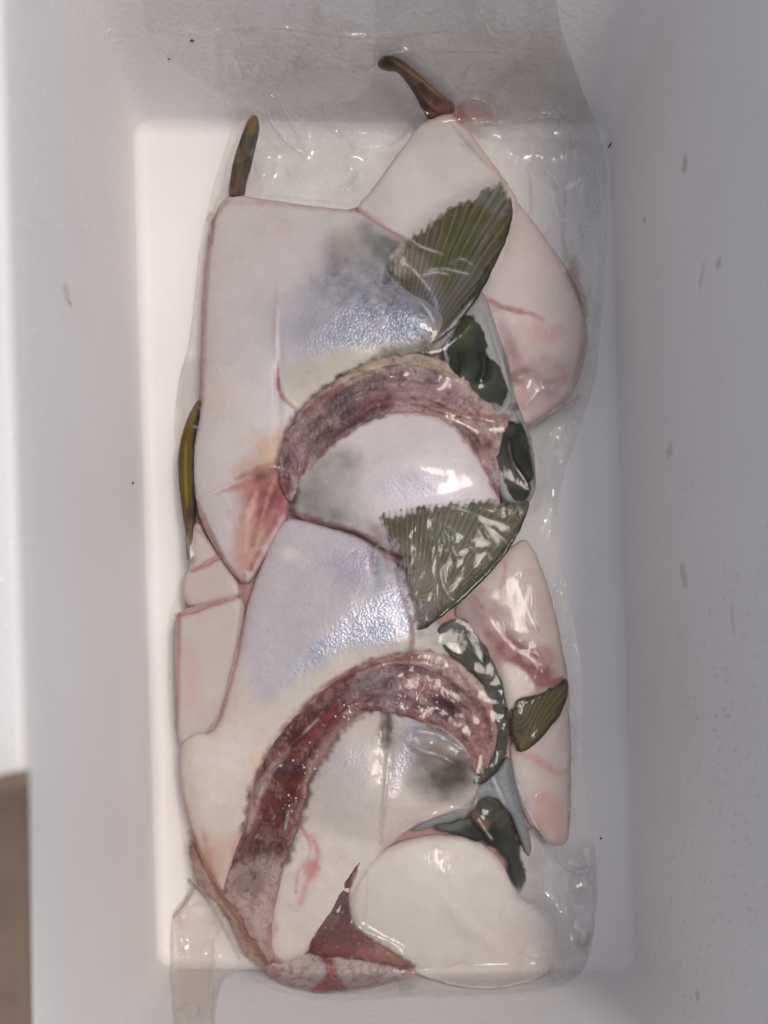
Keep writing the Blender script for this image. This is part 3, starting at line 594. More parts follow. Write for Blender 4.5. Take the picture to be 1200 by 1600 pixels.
make_piece('dark_skin_patch', [(672, 992), (690, 972), (712, 962), (730, 966), (748, 992), (772, 1030), (787, 1068), (796, 1128), (796, 1172), (780, 1205), (760, 1224), (742, 1228), (740, 1215), (764, 1190), (777, 1152), (770, 1108), (750, 1066), (722, 1042), (698, 1022)], t6, M_DARK, (42, 50, 8),
           [('p', [(672, 990), (712, 962), (732, 968), (700, 1020)], (112, 118, 110), 9, .8, 8), ('l', [(712, 966), (735, 980), (760, 1020)], 4, (130, 140, 140), 5, .7, 3), ('l', [(705, 985), (715, 1010), (722, 1030)], 6, (62, 62, 36), 5, .7, 4), ('e', (745, 1215, 12, 12, 0), (74, 46, 30), 6, .7, 4), ('l', [(700, 1020), (740, 1050), (768, 1095), (778, 1140)], 3, (110, 84, 50), 4, .6, 3), ('e', (712, 1000, 14, 20, 20), (84, 84, 60), 8, .5, 8)],
           off=8.8, t=2, r=8, fade=(None, 6, None), noise=.7, nscale=30, depth=6, s=2.4)

# ---- 7 lower centre piece
t7 = thing('fish_collar', 'beige scaled fish piece in the hollow of the dark red arch', 'fish piece', at(600, 1230), 'vacuum packed fish pieces')
make_piece('scaled_skin', [(520, 1150), (545, 1118), (580, 1100), (620, 1105), (680, 1128), (725, 1150), (748, 1190), (750, 1225), (742, 1256), (700, 1272), (650, 1290), (612, 1318), (586, 1345), (565, 1380), (540, 1420), (510, 1455), (470, 1500), (430, 1512), (408, 1480), (412, 1430), (430, 1380), (452, 1320), (470, 1260), (484, 1205)], t7, M_SKIN, (190, 180, 172),
           [('p', [(500, 1170), (600, 1110), (640, 1200), (640, 1260), (560, 1300), (480, 1290)], (184, 174, 168), 24, .6, 14), ('p', [(630, 1120), (690, 1130), (745, 1180), (742, 1250), (680, 1265), (640, 1220), (620, 1160)], (128, 122, 118), 20, .85, 12), ('e', (705, 1208, 34, 22, -15), (76, 66, 58), 14, .9, 8), ('e', (680, 1180, 24, 18, 0), (132, 112, 102), 10, .7, 8), ('e', (655, 1140, 30, 12, 20), (168, 170, 176), 8, .6, 6),
            ('l', [(600, 1100), (603, 1135), (602, 1165)], 13, (86, 74, 64), 7, .9, 5), ('p', [(500, 1180), (545, 1125), (600, 1112), (590, 1140), (540, 1160)], (196, 182, 178), 8, .6, 5), ('l', [(745, 1255), (690, 1262), (640, 1282), (600, 1318)], 9, (186, 172, 166), 6, .8, 4), ('l', [(720, 1268), (660, 1288), (620, 1310)], 4, (164, 146, 146), 5, .6, 3),
            ('p', [(470, 1280), (540, 1310), (600, 1320), (560, 1390), (520, 1440), (470, 1500), (410, 1480), (430, 1380)], (206, 198, 190), 16, .85, 10), ('l', [(468, 1290), (490, 1310), (500, 1340), (482, 1372), (470, 1410)], 5, (188, 130, 122), 6, .75, 4), ('e', (486, 1358, 12, 16, 0), (184, 130, 122), 6, .7, 4), ('l', [(425, 1380), (418, 1430), (420, 1500)], 12, (170, 136, 130), 9, .8, 7), ('l', [(412, 1478), (424, 1500), (440, 1512)], 8, (150, 84, 84), 7, .7, 5)],
           off=8, t=9, r=30, bumps=[(560, 1240, 60, 70, 0, 4), (690, 1195, 40, 34, 0, 4), (603, 1170, 8, 60, 0, -2.2), (480, 1420, 40, 50, 20, 2)], irid=[('p', [(500, 1170), (590, 1140), (590, 1230), (560, 1290), (490, 1290)], .18, 16, 1, 10), ('e', (545, 1182, 42, 16, -12), .55, 14, .9, 8), ('l', [(650, 1140), (625, 1200), (612, 1240)], 13, .85, 8, .9, 5)],
           ridges=[([(640, 1140), (690, 1148), (730, 1180)], 5, 2.2), ([(636, 1158), (660, 1176), (690, 1180), (720, 1200)], 4, 1.6), ([(600, 1330), (640, 1290), (700, 1268), (742, 1262)], 5, 2.), ([(594, 1310), (602, 1240), (605, 1160)], 3, .8)], noise=.8, depth=12, eb=((160, 122, 116), 12, .4), fade=([(450, 1330), (470, 1260), (484, 1205), (520, 1150), (545, 1118), (580, 1100), (620, 1105), (680, 1128), (725, 1150), (748, 1190)], 16, None))
make_piece('dark_skin_patch', [(668, 1288), (700, 1284), (735, 1274), (742, 1255), (756, 1240), (776, 1246), (792, 1266), (808, 1300), (820, 1335), (824, 1370), (819, 1398), (808, 1399), (800, 1372), (786, 1338), (755, 1318), (716, 1306), (680, 1300)], t7, M_DARK, (40, 48, 12),
           [('l', [(668, 1292), (700, 1292), (732, 1284)], 8, (128, 134, 130), 5, .85, 4), ('e', (764, 1258, 20, 12, 20), (62, 50, 38), 6, .6, 5), ('l', [(735, 1275), (760, 1282), (800, 1286)], 4, (84, 62, 32), 5, .6, 4), ('e', (810, 1375, 8, 26, 0), (52, 60, 52), 5, .6, 3)], off=7.1, t=1.5, r=8, fade=(None, 6, None), noise=.25, nscale=26, depth=5, s=2.4, ridges=[([(738, 1278), (756, 1298), (772, 1312)], 3, 1.3)], edge_noise=5.)
make_piece('silver_membrane', [(735, 1240), (752, 1222), (775, 1208), (792, 1180), (800, 1190), (806, 1235), (822, 1285), (832, 1320), (826, 1345), (812, 1310), (798, 1272), (776, 1248), (755, 1244), (742, 1262), (715, 1282), (665, 1296), (640, 1300), (655, 1284), (700, 1268)], t7, M_SKIN, (120, 127, 126),
           [('l', [(795, 1190), (800, 1240), (815, 1290)], 5, (92, 98, 102), 6, .6, 3), ('l', [(770, 1215), (778, 1240), (788, 1258)], 3.5, (182, 188, 192), 3, .8, 2), ('l', [(742, 1235), (744, 1255), (740, 1265)], 6, (104, 80, 44), 5, .7, 3), ('e', (735, 1272, 14, 9, -20), (196, 158, 130), 5, .8, 4)], off=6.5, t=4, r=14, ridges=[([(768, 1215), (778, 1235), (790, 1260)], 4, 1.4), ([(745, 1228), (760, 1222), (780, 1205)], 4, 1.)], noise=.25, nscale=25, irid=[('p', [(735, 1220), (830, 1220), (830, 1300), (735, 1300)], .15, 10, 1, 5)])

# ---- 8 bottom piece
t8 = thing('fish_collar', 'plain creamy white fish piece at the bottom beside a dark blood red cut', 'fish piece', at(690, 1420), 'vacuum packed fish pieces')
make_piece('belly_skin', [(582, 1338), (612, 1320), (650, 1308), (700, 1303), (745, 1312), (780, 1340), (800, 1378), (814, 1404), (836, 1416), (860, 1440), (872, 1475), (866, 1510), (840, 1530), (795, 1542), (740, 1546), (690, 1535), (645, 1518), (600, 1490), (560, 1462), (542, 1430), (544, 1390), (560, 1358)], t8, M_PALE, (206, 200, 192),
           [('p', [(800, 1400), (905, 1430), (905, 1520), (800, 1546)], (200, 194, 192), 24, .7, 10), ('l', [(556, 1365), (552, 1400), (548, 1440)], 4, (196, 160, 150), 6, .6, 3), ('l', [(590, 1335), (650, 1310), (720, 1306), (770, 1330), (800, 1380)], 4, (192, 166, 158), 5, .6, 3), ('e', (700, 1400, 70, 40, 0), (210, 205, 198), 30, .5, 10), ('l', [(650, 1508), (700, 1512), (730, 1500)], 2, (196, 190, 160), 3, .5, 2)],
           off=5.5, t=8, r=60, bumps=[(650, 1400, 90, 60, 0, 3), (840, 1480, 60, 50, 0, -2)], noise=.7, nscale=50, ridges=[([(690, 1400), (730, 1450), (790, 1490)], 12, .8), ([(820, 1420), (830, 1470), (810, 1530)], 8, -.8)], eb=((200, 192, 188), 16, .6))
make_piece('cut_flesh', [(586, 1326), (570, 1345), (556, 1370), (549, 1400), (550, 1430), (566, 1455), (600, 1475), (635, 1495), (655, 1510), (640, 1520), (600, 1512), (560, 1500), (515, 1500), (484, 1494), (480, 1480), (492, 1450), (510, 1425), (525, 1390), (545, 1355), (566, 1336)], t8, M_MEAT, (112, 52, 50),
           [('l', [(570, 1340), (545, 1380), (520, 1430)], 8, (96, 62, 60), 7, .8, 4), ('e', (528, 1420, 12, 9, 0), (50, 36, 34), 5, .7, 4), ('l', [(500, 1470), (530, 1440), (545, 1420)], 9, (84, 36, 36), 7, .8, 4), ('l', [(495, 1485), (540, 1480), (600, 1492)], 8, (130, 72, 68), 7, .7, 4), ('p', [(560, 1478), (610, 1484), (645, 1508), (590, 1508), (552, 1494)], (158, 98, 92), 6, .85, 4), ('l', [(548, 1392), (556, 1360), (578, 1336)], 2.5, (196, 150, 140), 3, .7, 2), ('e', (562, 1462, 10, 8, 0), (130, 40, 40), 5, .7, 3)],
           off=8.5, t=5, r=12, fade=(None, 7, None), ridges=[([(545, 1425), (552, 1380), (572, 1345)], 3, 1.5), ([(530, 1470), (552, 1440), (548, 1410)], 4, 1.2), ([(552, 1448), (600, 1472), (640, 1500)], 4, 1.4)], bumps=[(535, 1420, 10, 30, 25, -2)], noise=1., nscale=24, s=2.3)
make_piece('fat_trim', [(404, 1508), (428, 1500), (480, 1484), (530, 1490), (600, 1502), (658, 1512), (640, 1522), (600, 1537), (545, 1551), (500, 1553), (450, 1543), (415, 1526)], t8, M_MEAT, (196, 182, 178),
           [('p', [(478, 1549), (505, 1535), (512, 1500), (522, 1500), (528, 1532), (548, 1546), (510, 1554)], (166, 84, 84), 4, .9, 3), ('l', [(408, 1508), (422, 1520), (440, 1515)], 6, (160, 92, 90), 6, .6, 4), ('l', [(590, 1505), (640, 1512)], 5, (184, 140, 134), 5, .6, 3), ('l', [(430, 1525), (480, 1545), (540, 1549), (600, 1535)], 3, (186, 152, 142), 4, .7, 2), ('e', (513, 1500, 10, 8, 0), (140, 60, 60), 5, .8, 3), ('e', (560, 1525, 30, 10, -10), (206, 198, 196), 8, .5, 5)],
           off=5.5, t=6, r=16, fade=(None, 6, None), noise=.7, nscale=25, ridges=[([(516, 1545), (514, 1515), (510, 1490)], 4, 1.4)], depth=7)
make_piece('tan_membrane', [(290, 1300), (318, 1335), (345, 1350), (372, 1372), (400, 1390), (416, 1440), (430, 1495), (424, 1518), (402, 1512), (380, 1495), (362, 1450), (342, 1422), (322, 1400), (302, 1380), (296, 1340)], t8, M_MEAT, (176, 150, 136),
           [('l', [(300, 1320), (330, 1365), (350, 1410), (390, 1470), (420, 1510)], 5, (150, 96, 84), 6, .8, 3), ('l', [(318, 1330), (345, 1385), (380, 1440), (408, 1480)], 3, (160, 100, 90), 4, .7, 2), ('l', [(295, 1300), (306, 1330), (320, 1352)], 8, (146, 78, 76), 7, .8, 4), ('l', [(350, 1360), (380, 1400), (410, 1470)], 8, (194, 166, 138), 8, .8, 4), ('l', [(300, 1382), (330, 1402), (360, 1440), (372, 1480)], 3, (150, 112, 70), 4, .7, 2)],
           off=5, t=4, r=12, fade=(None, 6, None), noise=.9, nscale=18, ridges=[([(300, 1320), (330, 1365), (350, 1410), (390, 1470), (420, 1510)], 4, 1.6), ([(345, 1370), (385, 1420), (412, 1480)], 4, 1.5)], depth=6, s=2.3)

# ---- 9 big upper left collar
t9 = thing('fish_collar', 'largest fish collar at upper left, white to grey iridescent skin, broad dark fin', 'fish piece', at(470, 520), 'vacuum packed fish pieces')
make_piece('silver_skin', [(330, 352), (342, 318), (356, 308), (376, 305), (440, 316), (500, 323), (545, 328), (570, 334), (604, 356), (640, 372), (705, 400), (730, 450), (722, 505), (700, 530), (676, 556), (652, 555), (605, 561), (560, 577), (520, 602), (483, 631), (462, 654), (448, 682), (438, 715), (440, 750), (454, 785), (446, 812), (425, 850), (402, 890), (386, 912), (370, 904), (345, 872), (322, 832), (306, 790), (300, 740), (304, 690), (314, 640), (316, 560), (318, 470), (324, 400)], t9, M_SKIN, (193, 186, 185),
           [('p', [(520, 380), (560, 345), (605, 365), (640, 385), (720, 430), (710, 500), (660, 545), (580, 555), (500, 540), (450, 520), (480, 440)], (124, 121, 124), 32, .85, 18), ('p', [(560, 345), (605, 362), (640, 385), (620, 430), (580, 400)], (104, 101, 100), 14, .8, 8), ('p', [(600, 430), (720, 440), (712, 520), (660, 550), (590, 540)], (98, 98, 104), 22, .75, 12), ('e', (470, 500, 60, 50, 0), (170, 164, 172), 28, .5, 15),
            ('e', (545, 380, 30, 22, 20), (160, 152, 142), 12, .5, 8), ('p', [(440, 570), (520, 545), (600, 540), (680, 530), (690, 560), (600, 565), (540, 585), (490, 635), (440, 640)], (186, 180, 164), 10, .9, 8), ('l', [(700, 500), (670, 545), (600, 545)], 12, (98, 92, 72), 9, .8, 6), ('l', [(690, 545), (640, 540), (590, 552)], 7, (110, 104, 84), 8, .6, 6), ('e', (612, 415, 9, 30, 12), (62, 58, 50), 5, .8, 3), ('e', (626, 408, 15, 24, 20), (176, 164, 152), 6, .95, 3),
            ('p', [(318, 560), (430, 600), (450, 650), (430, 720), (330, 780), (302, 740)], (204, 196, 190), 26, .6, 14), ('l', [(434, 565), (434, 600), (440, 622), (462, 640)], 2.2, (160, 90, 88), 2.5, .9, 1.5), ('l', [(434, 590), (435, 610)], 2.5, (140, 40, 44), 2, .95, 1), ('l', [(432, 440), (430, 520), (432, 570)], 3, (180, 152, 148), 5, .5, 3),
            ('p', [(460, 670), (480, 700), (462, 800), (420, 850), (392, 900), (372, 890), (375, 840), (365, 760), (400, 720)], (176, 130, 124), 16, .9, 10), ('p', [(400, 735), (460, 700), (462, 790), (425, 835), (395, 800), (378, 790)], (150, 84, 82), 14, .9, 10), ('e', (425, 770, 24, 16, -40), (128, 62, 62), 9, .6, 8), ('e', (388, 852, 18, 30, 20), (188, 138, 112), 12, .7, 8), ('l', [(460, 720), (438, 760), (410, 800), (392, 850)], 5, (112, 48, 50), 6, .7, 6), ('l', [(448, 730), (410, 748), (372, 760), (340, 770)], 5, (168, 112, 100), 6, .8, 6), ('l', [(456, 780), (432, 812), (408, 850), (392, 890)], 4, (140, 70, 68), 5, .8, 5), ('l', [(400, 770), (388, 810), (384, 860)], 5, (204, 172, 160), 5, .7, 6), ('l', [(430, 745), (415, 790), (402, 830)], 3, (196, 140, 134), 4, .7, 5), ('p', [(340, 740), (400, 700), (450, 660), (440, 720), (380, 750)], (188, 156, 140), 14, .6, 12), ('e', (410, 745, 16, 8, -20), (110, 56, 54), 5, .7, 5), ('l', [(360, 800), (372, 850), (380, 895)], 4, (186, 148, 140), 6, .7, 5), ('l', [(370, 750), (410, 730), (450, 718)], 4, (150, 96, 84), 5, .8, 3), ('l', [(312, 778), (350, 760), (390, 745)], 3, (190, 160, 154), 4, .8, 2), ('e', (420, 705, 20, 30, -30), (196, 166, 142), 14, .7, 8), ('e', (455, 700, 18, 34, -20), (150, 112, 112), 10, .8, 7),
            ('l', [(330, 350), (320, 440), (316, 560), (314, 640)], 5, (190, 160, 156), 5, .6, 3), ('l', [(345, 316), (440, 318), (560, 332)], 4, (184, 158, 156), 5, .7, 3), ('l', [(330, 362), (334, 340), (356, 312)], 4, (150, 118, 112), 4, .7, 3), ('l', [(306, 790), (345, 872), (375, 908)], 4, (170, 136, 128), 5, .7, 3), ('l', [(460, 805), (430, 845), (402, 900)], 4, (150, 92, 88), 5, .7, 3), ('l', [(570, 335), (610, 362), (650, 390)], 4, (182, 158, 156), 4, .6, 3)],
           off=10, t=9, r=34, bumps=[(500, 470, 130, 90, 20, 5), (640, 490, 60, 30, 20, 4), (380, 640, 60, 100, 0, 4), (612, 418, 8, 24, 12, -2.2), (628, 410, 13, 20, 20, 2.4), (435, 590, 6, 60, 0, -2), (420, 780, 40, 30, -30, -3)],
           irid=[('p', [(440, 520), (470, 430), (560, 420), (640, 440), (700, 500), (640, 545), (560, 545), (480, 560), (430, 590)], .34, 26, 1, 20), ('p', [(490, 520), (560, 465), (650, 480), (670, 520), (600, 535), (530, 548), (480, 560)], .95, 14, .9, 12), ('e', (700, 460, 14, 26, -20), .7, 8, .7, 5), ('e', (410, 590, 40, 60, 0), .18, 20, .9, 12)],
           ridges=[([(372, 750), (405, 732), (448, 724)], 5, 1.8), ([(432, 470), (430, 540), (440, 612), (468, 640)], 4, .9)], noise=.9, nscale=80, depth=15, fade=([(440, 745), (438, 715), (448, 682), (462, 654), (483, 631), (520, 602), (560, 577), (605, 561), (652, 555)], 12, None))
make_piece('pelvic_fin', [(358, 292), (362, 262), (370, 232), (380, 205), (386, 188), (395, 179), (403, 182), (404, 196), (398, 222), (392, 250), (384, 276), (380, 302), (368, 308), (357, 304)], t9, M_FIN, (84, 70, 46),
           [('p', [(384, 190), (396, 178), (404, 184), (402, 208), (384, 210)], (122, 100, 34), 5, .9, 3), ('l', [(388, 205), (376, 250), (368, 295)], 3, (120, 102, 62), 3, .8, 2), ('l', [(396, 215), (388, 250), (380, 290)], 3.5, (52, 40, 36), 3, .8, 1.5), ('e', (368, 300, 14, 8, 0), (120, 84, 70), 5, .8, 3), ('l', [(362, 270), (360, 300)], 3, (110, 92, 30), 3, .7, 2)], off=9, t=4, r=8, noise=.3, s=1.9, edge_noise=.7, depth=5, fib=[(396, 182), (386, 220), (376, 256), (368, 302)], paint2=[('p', [(386, 190), (396, 178), (404, 184), (402, 206), (386, 208)], (128, 104, 34), 5, .8, 2)], ridges=[([(392, 190), (378, 245), (368, 300)], 3, .9)])
make_piece('cut_flesh', [(432, 745), (430, 708), (443, 676), (458, 650), (477, 625), (516, 595), (557, 570), (604, 553), (652, 547), (704, 564), (745, 594), (778, 628), (800, 650), (806, 680), (792, 700), (785, 740), (782, 785), (760, 760), (735, 715), (700, 672), (650, 650), (600, 650), (560, 668), (522, 698), (492, 728), (470, 765), (455, 790), (442, 775)], t9, M_MEAT, (164, 138, 134),
           [('p', [(468, 655), (500, 620), (560, 585), (620, 590), (618, 640), (560, 665), (520, 695), (480, 715)], (118, 92, 92), 10, .9, 8), ('e', (520, 665, 46, 18, -38), (100, 78, 80), 10, .8, 8), ('e', (585, 630, 44, 9, -18), (124, 66, 68), 8, .85, 6), ('l', [(500, 712), (550, 672), (610, 645)], 6, (134, 74, 74), 6, .8, 5), ('p', [(600, 580), (660, 575), (700, 600), (720, 640), (680, 650), (620, 640)], (158, 128, 130), 10, .8, 8),
            ('l', [(540, 596), (600, 568), (650, 562), (700, 580), (740, 612)], 9, (190, 172, 152), 6, .9, 4), ('l', [(470, 650), (520, 612), (550, 594)], 4, (140, 92, 86), 5, .8, 3), ('e', (460, 720, 16, 26, 10), (158, 126, 128), 8, .8, 6), ('l', [(655, 632), (700, 640), (760, 648), (800, 654)], 5, (176, 132, 124), 5, .8, 4), ('l', [(660, 645), (720, 658), (790, 662)], 3, (140, 84, 78), 4, .8, 3),
            ('p', [(700, 655), (790, 660), (790, 700), (770, 740), (740, 710)], (160, 124, 118), 8, .85, 6), ('e', (762, 690, 10, 12, 0), (124, 62, 62), 6, .8, 4), ('e', (772, 672, 14, 10, 0), (170, 150, 112), 6, .6, 5), ('l', [(715, 690), (745, 730), (775, 778)], 5, (140, 104, 104), 5, .7, 4), ('e', (440, 760, 14, 16, 0), (140, 78, 78), 8, .8, 6)],
           off=8.8, t=3, r=14, bumps=[(520, 665, 46, 14, -38, -1.5), (620, 610, 40, 12, 5, -1), (740, 690, 26, 14, 40, -2)],
           ridges=[([(545, 592), (600, 568), (660, 566), (730, 600)], 5, 1.4), ([(655, 632), (700, 645), (760, 655), (800, 655)], 4, 1.6), ([(596, 580), (604, 590), (612, 578)], 3, 1.5), ([(618, 578), (630, 574), (628, 586)], 3, 1.2), ([(668, 592), (682, 598), (688, 580)], 4, 1.8), ([(448, 690), (470, 720), (462, 745)], 4, 1.3), ([(440, 740), (456, 750), (450, 725)], 3, 1.5)], noise=.6, nscale=22, s=2.2, depth=9, eb=((186, 160, 150), 10, .7), edge_noise=4, fib=[(445, 770), (455, 700), (500, 650), (570, 610), (640, 600), (700, 620), (760, 670), (780, 760)],
           fade=(None, 6, None), paint2=[('l', [(535, 592), (600, 563), (650, 556), (706, 574), (752, 608)], 9, (194, 178, 158), 6, .8, 5), ('l', [(500, 715), (560, 668), (620, 648)], 6, (136, 72, 72), 6, .6, 6), ('e', (470, 690, 22, 30, -30), (150, 124, 128), 12, .6, 9), ('l', [(650, 640), (720, 655), (790, 660)], 7, (184, 150, 142), 5, .7, 4), ('e', (690, 605, 40, 18, 15), (160, 132, 134), 10, .7, 8)])
make_piece('silver_membrane', [(700, 520), (730, 475), (748, 450), (762, 468), (772, 500), (788, 545), (800, 590), (806, 625), (818, 650), (832, 690), (838, 740), (836, 775), (815, 790), (785, 785), (772, 740), (775, 690), (790, 650), (765, 648), (730, 620), (700, 580), (690, 545)], t9, M_SKIN, (140, 142, 138),
           [('l', [(750, 460), (772, 520), (796, 600)], 8, (150, 146, 148), 6, .7, 4), ('e', (802, 636, 10, 8, 0), (44, 46, 44), 3, .8, 3), ('l', [(803, 640), (825, 690), (836, 760)], 3, (70, 76, 74), 3, .7, 2), ('l', [(775, 648), (800, 638), (800, 600)], 4, (176, 166, 156), 5, .6, 3)], off=8.5, t=4, r=12, noise=.3, nscale=24, ridges=[([(758, 480), (776, 540), (798, 610)], 4, 1.2), ([(770, 652), (790, 640), (800, 610)], 4, 1.5)], irid=[('e', (760, 500, 100, 200, 0), .12, 10, 1, 5)], depth=10)
make_piece('dark_skin_patch', [(694, 560), (700, 528), (714, 502), (728, 490), (742, 488), (752, 505), (762, 530), (764, 558), (780, 566), (792, 592), (797, 612), (790, 632), (778, 638), (752, 628), (728, 606), (706, 584)], t9, M_DARK, (40, 50, 6),
           [('e', (725, 518, 16, 30, 25), (84, 90, 22), 9, .8, 6), ('e', (705, 560, 12, 16, 0), (66, 68, 44), 7, .7, 6), ('p', [(740, 618), (780, 620), (780, 640), (750, 632)], (70, 66, 46), 8, .6, 5)], off=9.0, t=1.5, r=8, fade=(None, 6, None), noise=.3, nscale=28, depth=5, edge_noise=5, ridges=[([(718, 550), (724, 570), (718, 590)], 4, 1.2), ([(752, 550), (758, 575), (746, 600)], 4, 1.3)])
make_piece('dark_gill_patch', [(786, 668), (796, 655), (812, 656), (824, 678), (833, 712), (835, 762), (826, 782), (808, 786), (790, 764), (778, 735), (776, 708), (782, 690)], t9, M_DARK, (34, 42, 8),
           [('l', [(795, 690), (798, 730), (830, 768)], 1.6, (120, 112, 84), 2, .5, 1)], off=9.0, t=1.5, r=8, fade=(None, 6, None), noise=.3, nscale=28, depth=6, edge_noise=5, ridges=[([(794, 680), (797, 720), (832, 766)], 3, 1.0)])
make_piece('pectoral_fin', [(604, 412), (622, 392), (640, 370), (665, 344), (700, 324), (735, 308), (762, 292), (782, 279), (792, 290), (802, 318), (800, 345), (787, 385), (765, 430), (742, 470), (715, 505), (690, 530), (662, 552), (650, 530), (646, 500), (640, 475), (628, 455), (612, 438)], t9, M_FIN, (98, 92, 58),
           [('p', [(604, 412), (640, 372), (668, 400), (690, 450), (690, 480), (650, 440), (612, 430)], (140, 130, 116), 12, .85, 8), ('p', [(640, 440), (690, 450), (705, 480), (690, 520), (650, 560), (640, 500)], (112, 104, 106), 12, .85, 8), ('l', [(664, 440), (682, 470), (684, 500)], 5, (150, 150, 168), 6, .7, 4), ('e', (620, 414, 16, 18, 20), (172, 160, 148), 7, .9, 4), ('l', [(642, 372), (665, 346), (700, 324), (740, 306)], 6, (88, 66, 48), 5, .85, 3), ('p', [(735, 305), (782, 280), (800, 318), (790, 345), (760, 330)], (124, 122, 112), 9, .75, 6), ('p', [(660, 400), (720, 350), (770, 330), (770, 380), (720, 440), (690, 460)], (92, 94, 52), 14, .55, 10),
            ('e', (715, 380, 20, 34, 30), (84, 92, 44), 8, .5, 7), ('e', (670, 372, 22, 12, -30), (112, 90, 84), 8, .6, 6), ('p', [(700, 440), (750, 400), (770, 400), (720, 490), (690, 520), (690, 480)], (98, 92, 86), 10, .6, 7), ('l', [(800, 340), (775, 410), (735, 475), (695, 522)], 6, (48, 48, 34), 4, .85, 2), ('l', [(770, 345), (745, 400), (710, 460)], 5, (116, 114, 106), 5, .5, 3)],
           off=12.4, t=4, r=12, bumps=[(655, 525, 26, 40, 0, -2.5), (618, 420, 14, 16, 0, 1)], fade=(None, 13, [(802, 318), (800, 345), (787, 385), (765, 430), (742, 470), (715, 505), (690, 530), (662, 552)]), rays=(622, 590, 62, .2), noise=.5, nscale=35, s=2.1, edge_noise=1.8, depth=3.5, ridges=[([(800, 335), (778, 405), (738, 470), (690, 528)], 5, 1.2)])

# ---- 10 middle piece under the upper arch
t10 = thing('fish_collar', 'smooth white domed fish piece in the middle with a wide olive fan of a fin', 'fish piece', at(640, 740), 'vacuum packed fish pieces')
make_piece('belly_skin', [(462, 745), (478, 728), (505, 702), (535, 678), (570, 655), (610, 640), (650, 637), (690, 648), (722, 670), (748, 706), (768, 745), (784, 785), (770, 820), (700, 860), (630, 870), (590, 850), (555, 830), (510, 822), (475, 812), (455, 800), (455, 768)], t10, M_SKIN, (205, 195, 196),
           [('p', [(458, 740), (520, 690), (570, 720), (560, 790), (600, 830), (500, 822), (455, 800)], (150, 148, 142), 20, .85, 14), ('p', [(455, 770), (500, 745), (540, 790), (540, 822), (480, 812)], (124, 124, 118), 16, .75, 10), ('e', (560, 775, 50, 24, 0), (186, 182, 178), 16, .5, 10), ('e', (655, 760, 60, 22, 0), (196, 192, 204), 16, .6, 8), ('l', [(458, 800), (510, 818), (560, 832), (595, 848)], 5, (110, 70, 70), 5, .85, 3), ('e', (462, 775, 6, 24, 0), (80, 70, 66), 5, .7, 4),
            ('l', [(560, 655), (610, 640), (690, 648), (745, 700), (780, 780)], 5, (180, 140, 136), 5, .7, 4), ('p', [(575, 820), (640, 830), (650, 870), (590, 855)], (150, 132, 128), 10, .7, 6)],
           off=10, t=8, r=34, bumps=[(640, 720, 80, 50, 0, 5)], fade=([(455, 770), (478, 728), (505, 702), (535, 678), (570, 655), (610, 640), (650, 637), (690, 648), (722, 670), (748, 706), (768, 745)], 10, None), irid=[('e', (650, 762, 70, 22, -5), .35, 18, 1, 8), ('e', (590, 730, 50, 30, 0), .18, 18, .8, 8)], noise=.6, depth=12)
make_piece('pectoral_fin', [(590, 812), (596, 800), (625, 794), (660, 788), (700, 784), (740, 779), (775, 777), (805, 781), (828, 782), (826, 798), (806, 842), (775, 885), (735, 926), (695, 960), (662, 984), (650, 985), (641, 968), (634, 930), (622, 880), (606, 840)], t10, M_FIN, (100, 95, 64),
           [('l', [(600, 806), (660, 790), (720, 784), (800, 782)], 7, (88, 76, 40), 5, .85, 3), ('p', [(596, 840), (640, 840), (690, 880), (700, 940), (655, 985), (634, 930)], (136, 126, 110), 16, .8, 10), ('p', [(600, 815), (620, 850), (650, 920), (655, 980), (636, 950), (612, 860)], (150, 134, 128), 8, .75, 6), ('l', [(826, 800), (800, 850), (735, 926), (660, 982)], 6, (46, 46, 28), 4, .9, 2), ('p', [(650, 800), (690, 795), (740, 840), (760, 880), (700, 870)], (106, 110, 98), 12, .5, 8), ('e', (668, 955, 10, 16, -20), (132, 130, 136), 6, .6, 4), ('p', [(770, 782), (822, 786), (810, 810), (780, 810)], (104, 100, 84), 8, .5, 5)],
           off=12, t=4, r=12, fade=(None, 20, [(828, 782), (806, 842), (775, 885), (735, 926), (695, 960), (662, 984)]), rays=(640, 1010, 66, .2), noise=.3, nscale=38, s=2.1, edge_noise=2.2, depth=3.5, ridges=[([(824, 805), (795, 858), (735, 926), (660, 984)], 5, 1.3)])

bag = thing('vacuum_bag', 'crumpled clear plastic vacuum bag sealed tight over all the fish pieces', 'plastic bag', at(600, 850))
make_piece('liquid_layer', [(320, 360), (350, 318), (540, 335), (600, 300), (690, 200), (770, 300), (890, 460), (905, 540), (860, 600), (800, 655), (800, 790), (770, 860), (830, 940), (865, 1060), (868, 1280), (820, 1290), (800, 1380), (840, 1450), (830, 1510), (540, 1535), (430, 1510), (300, 1340), (290, 1150), (285, 970), (300, 860), (310, 640)], bag, M_PALE, (176, 138, 132), [], off=-.5, t=2, r=14, noise=.5, s=5, depth=5, nscale=30)

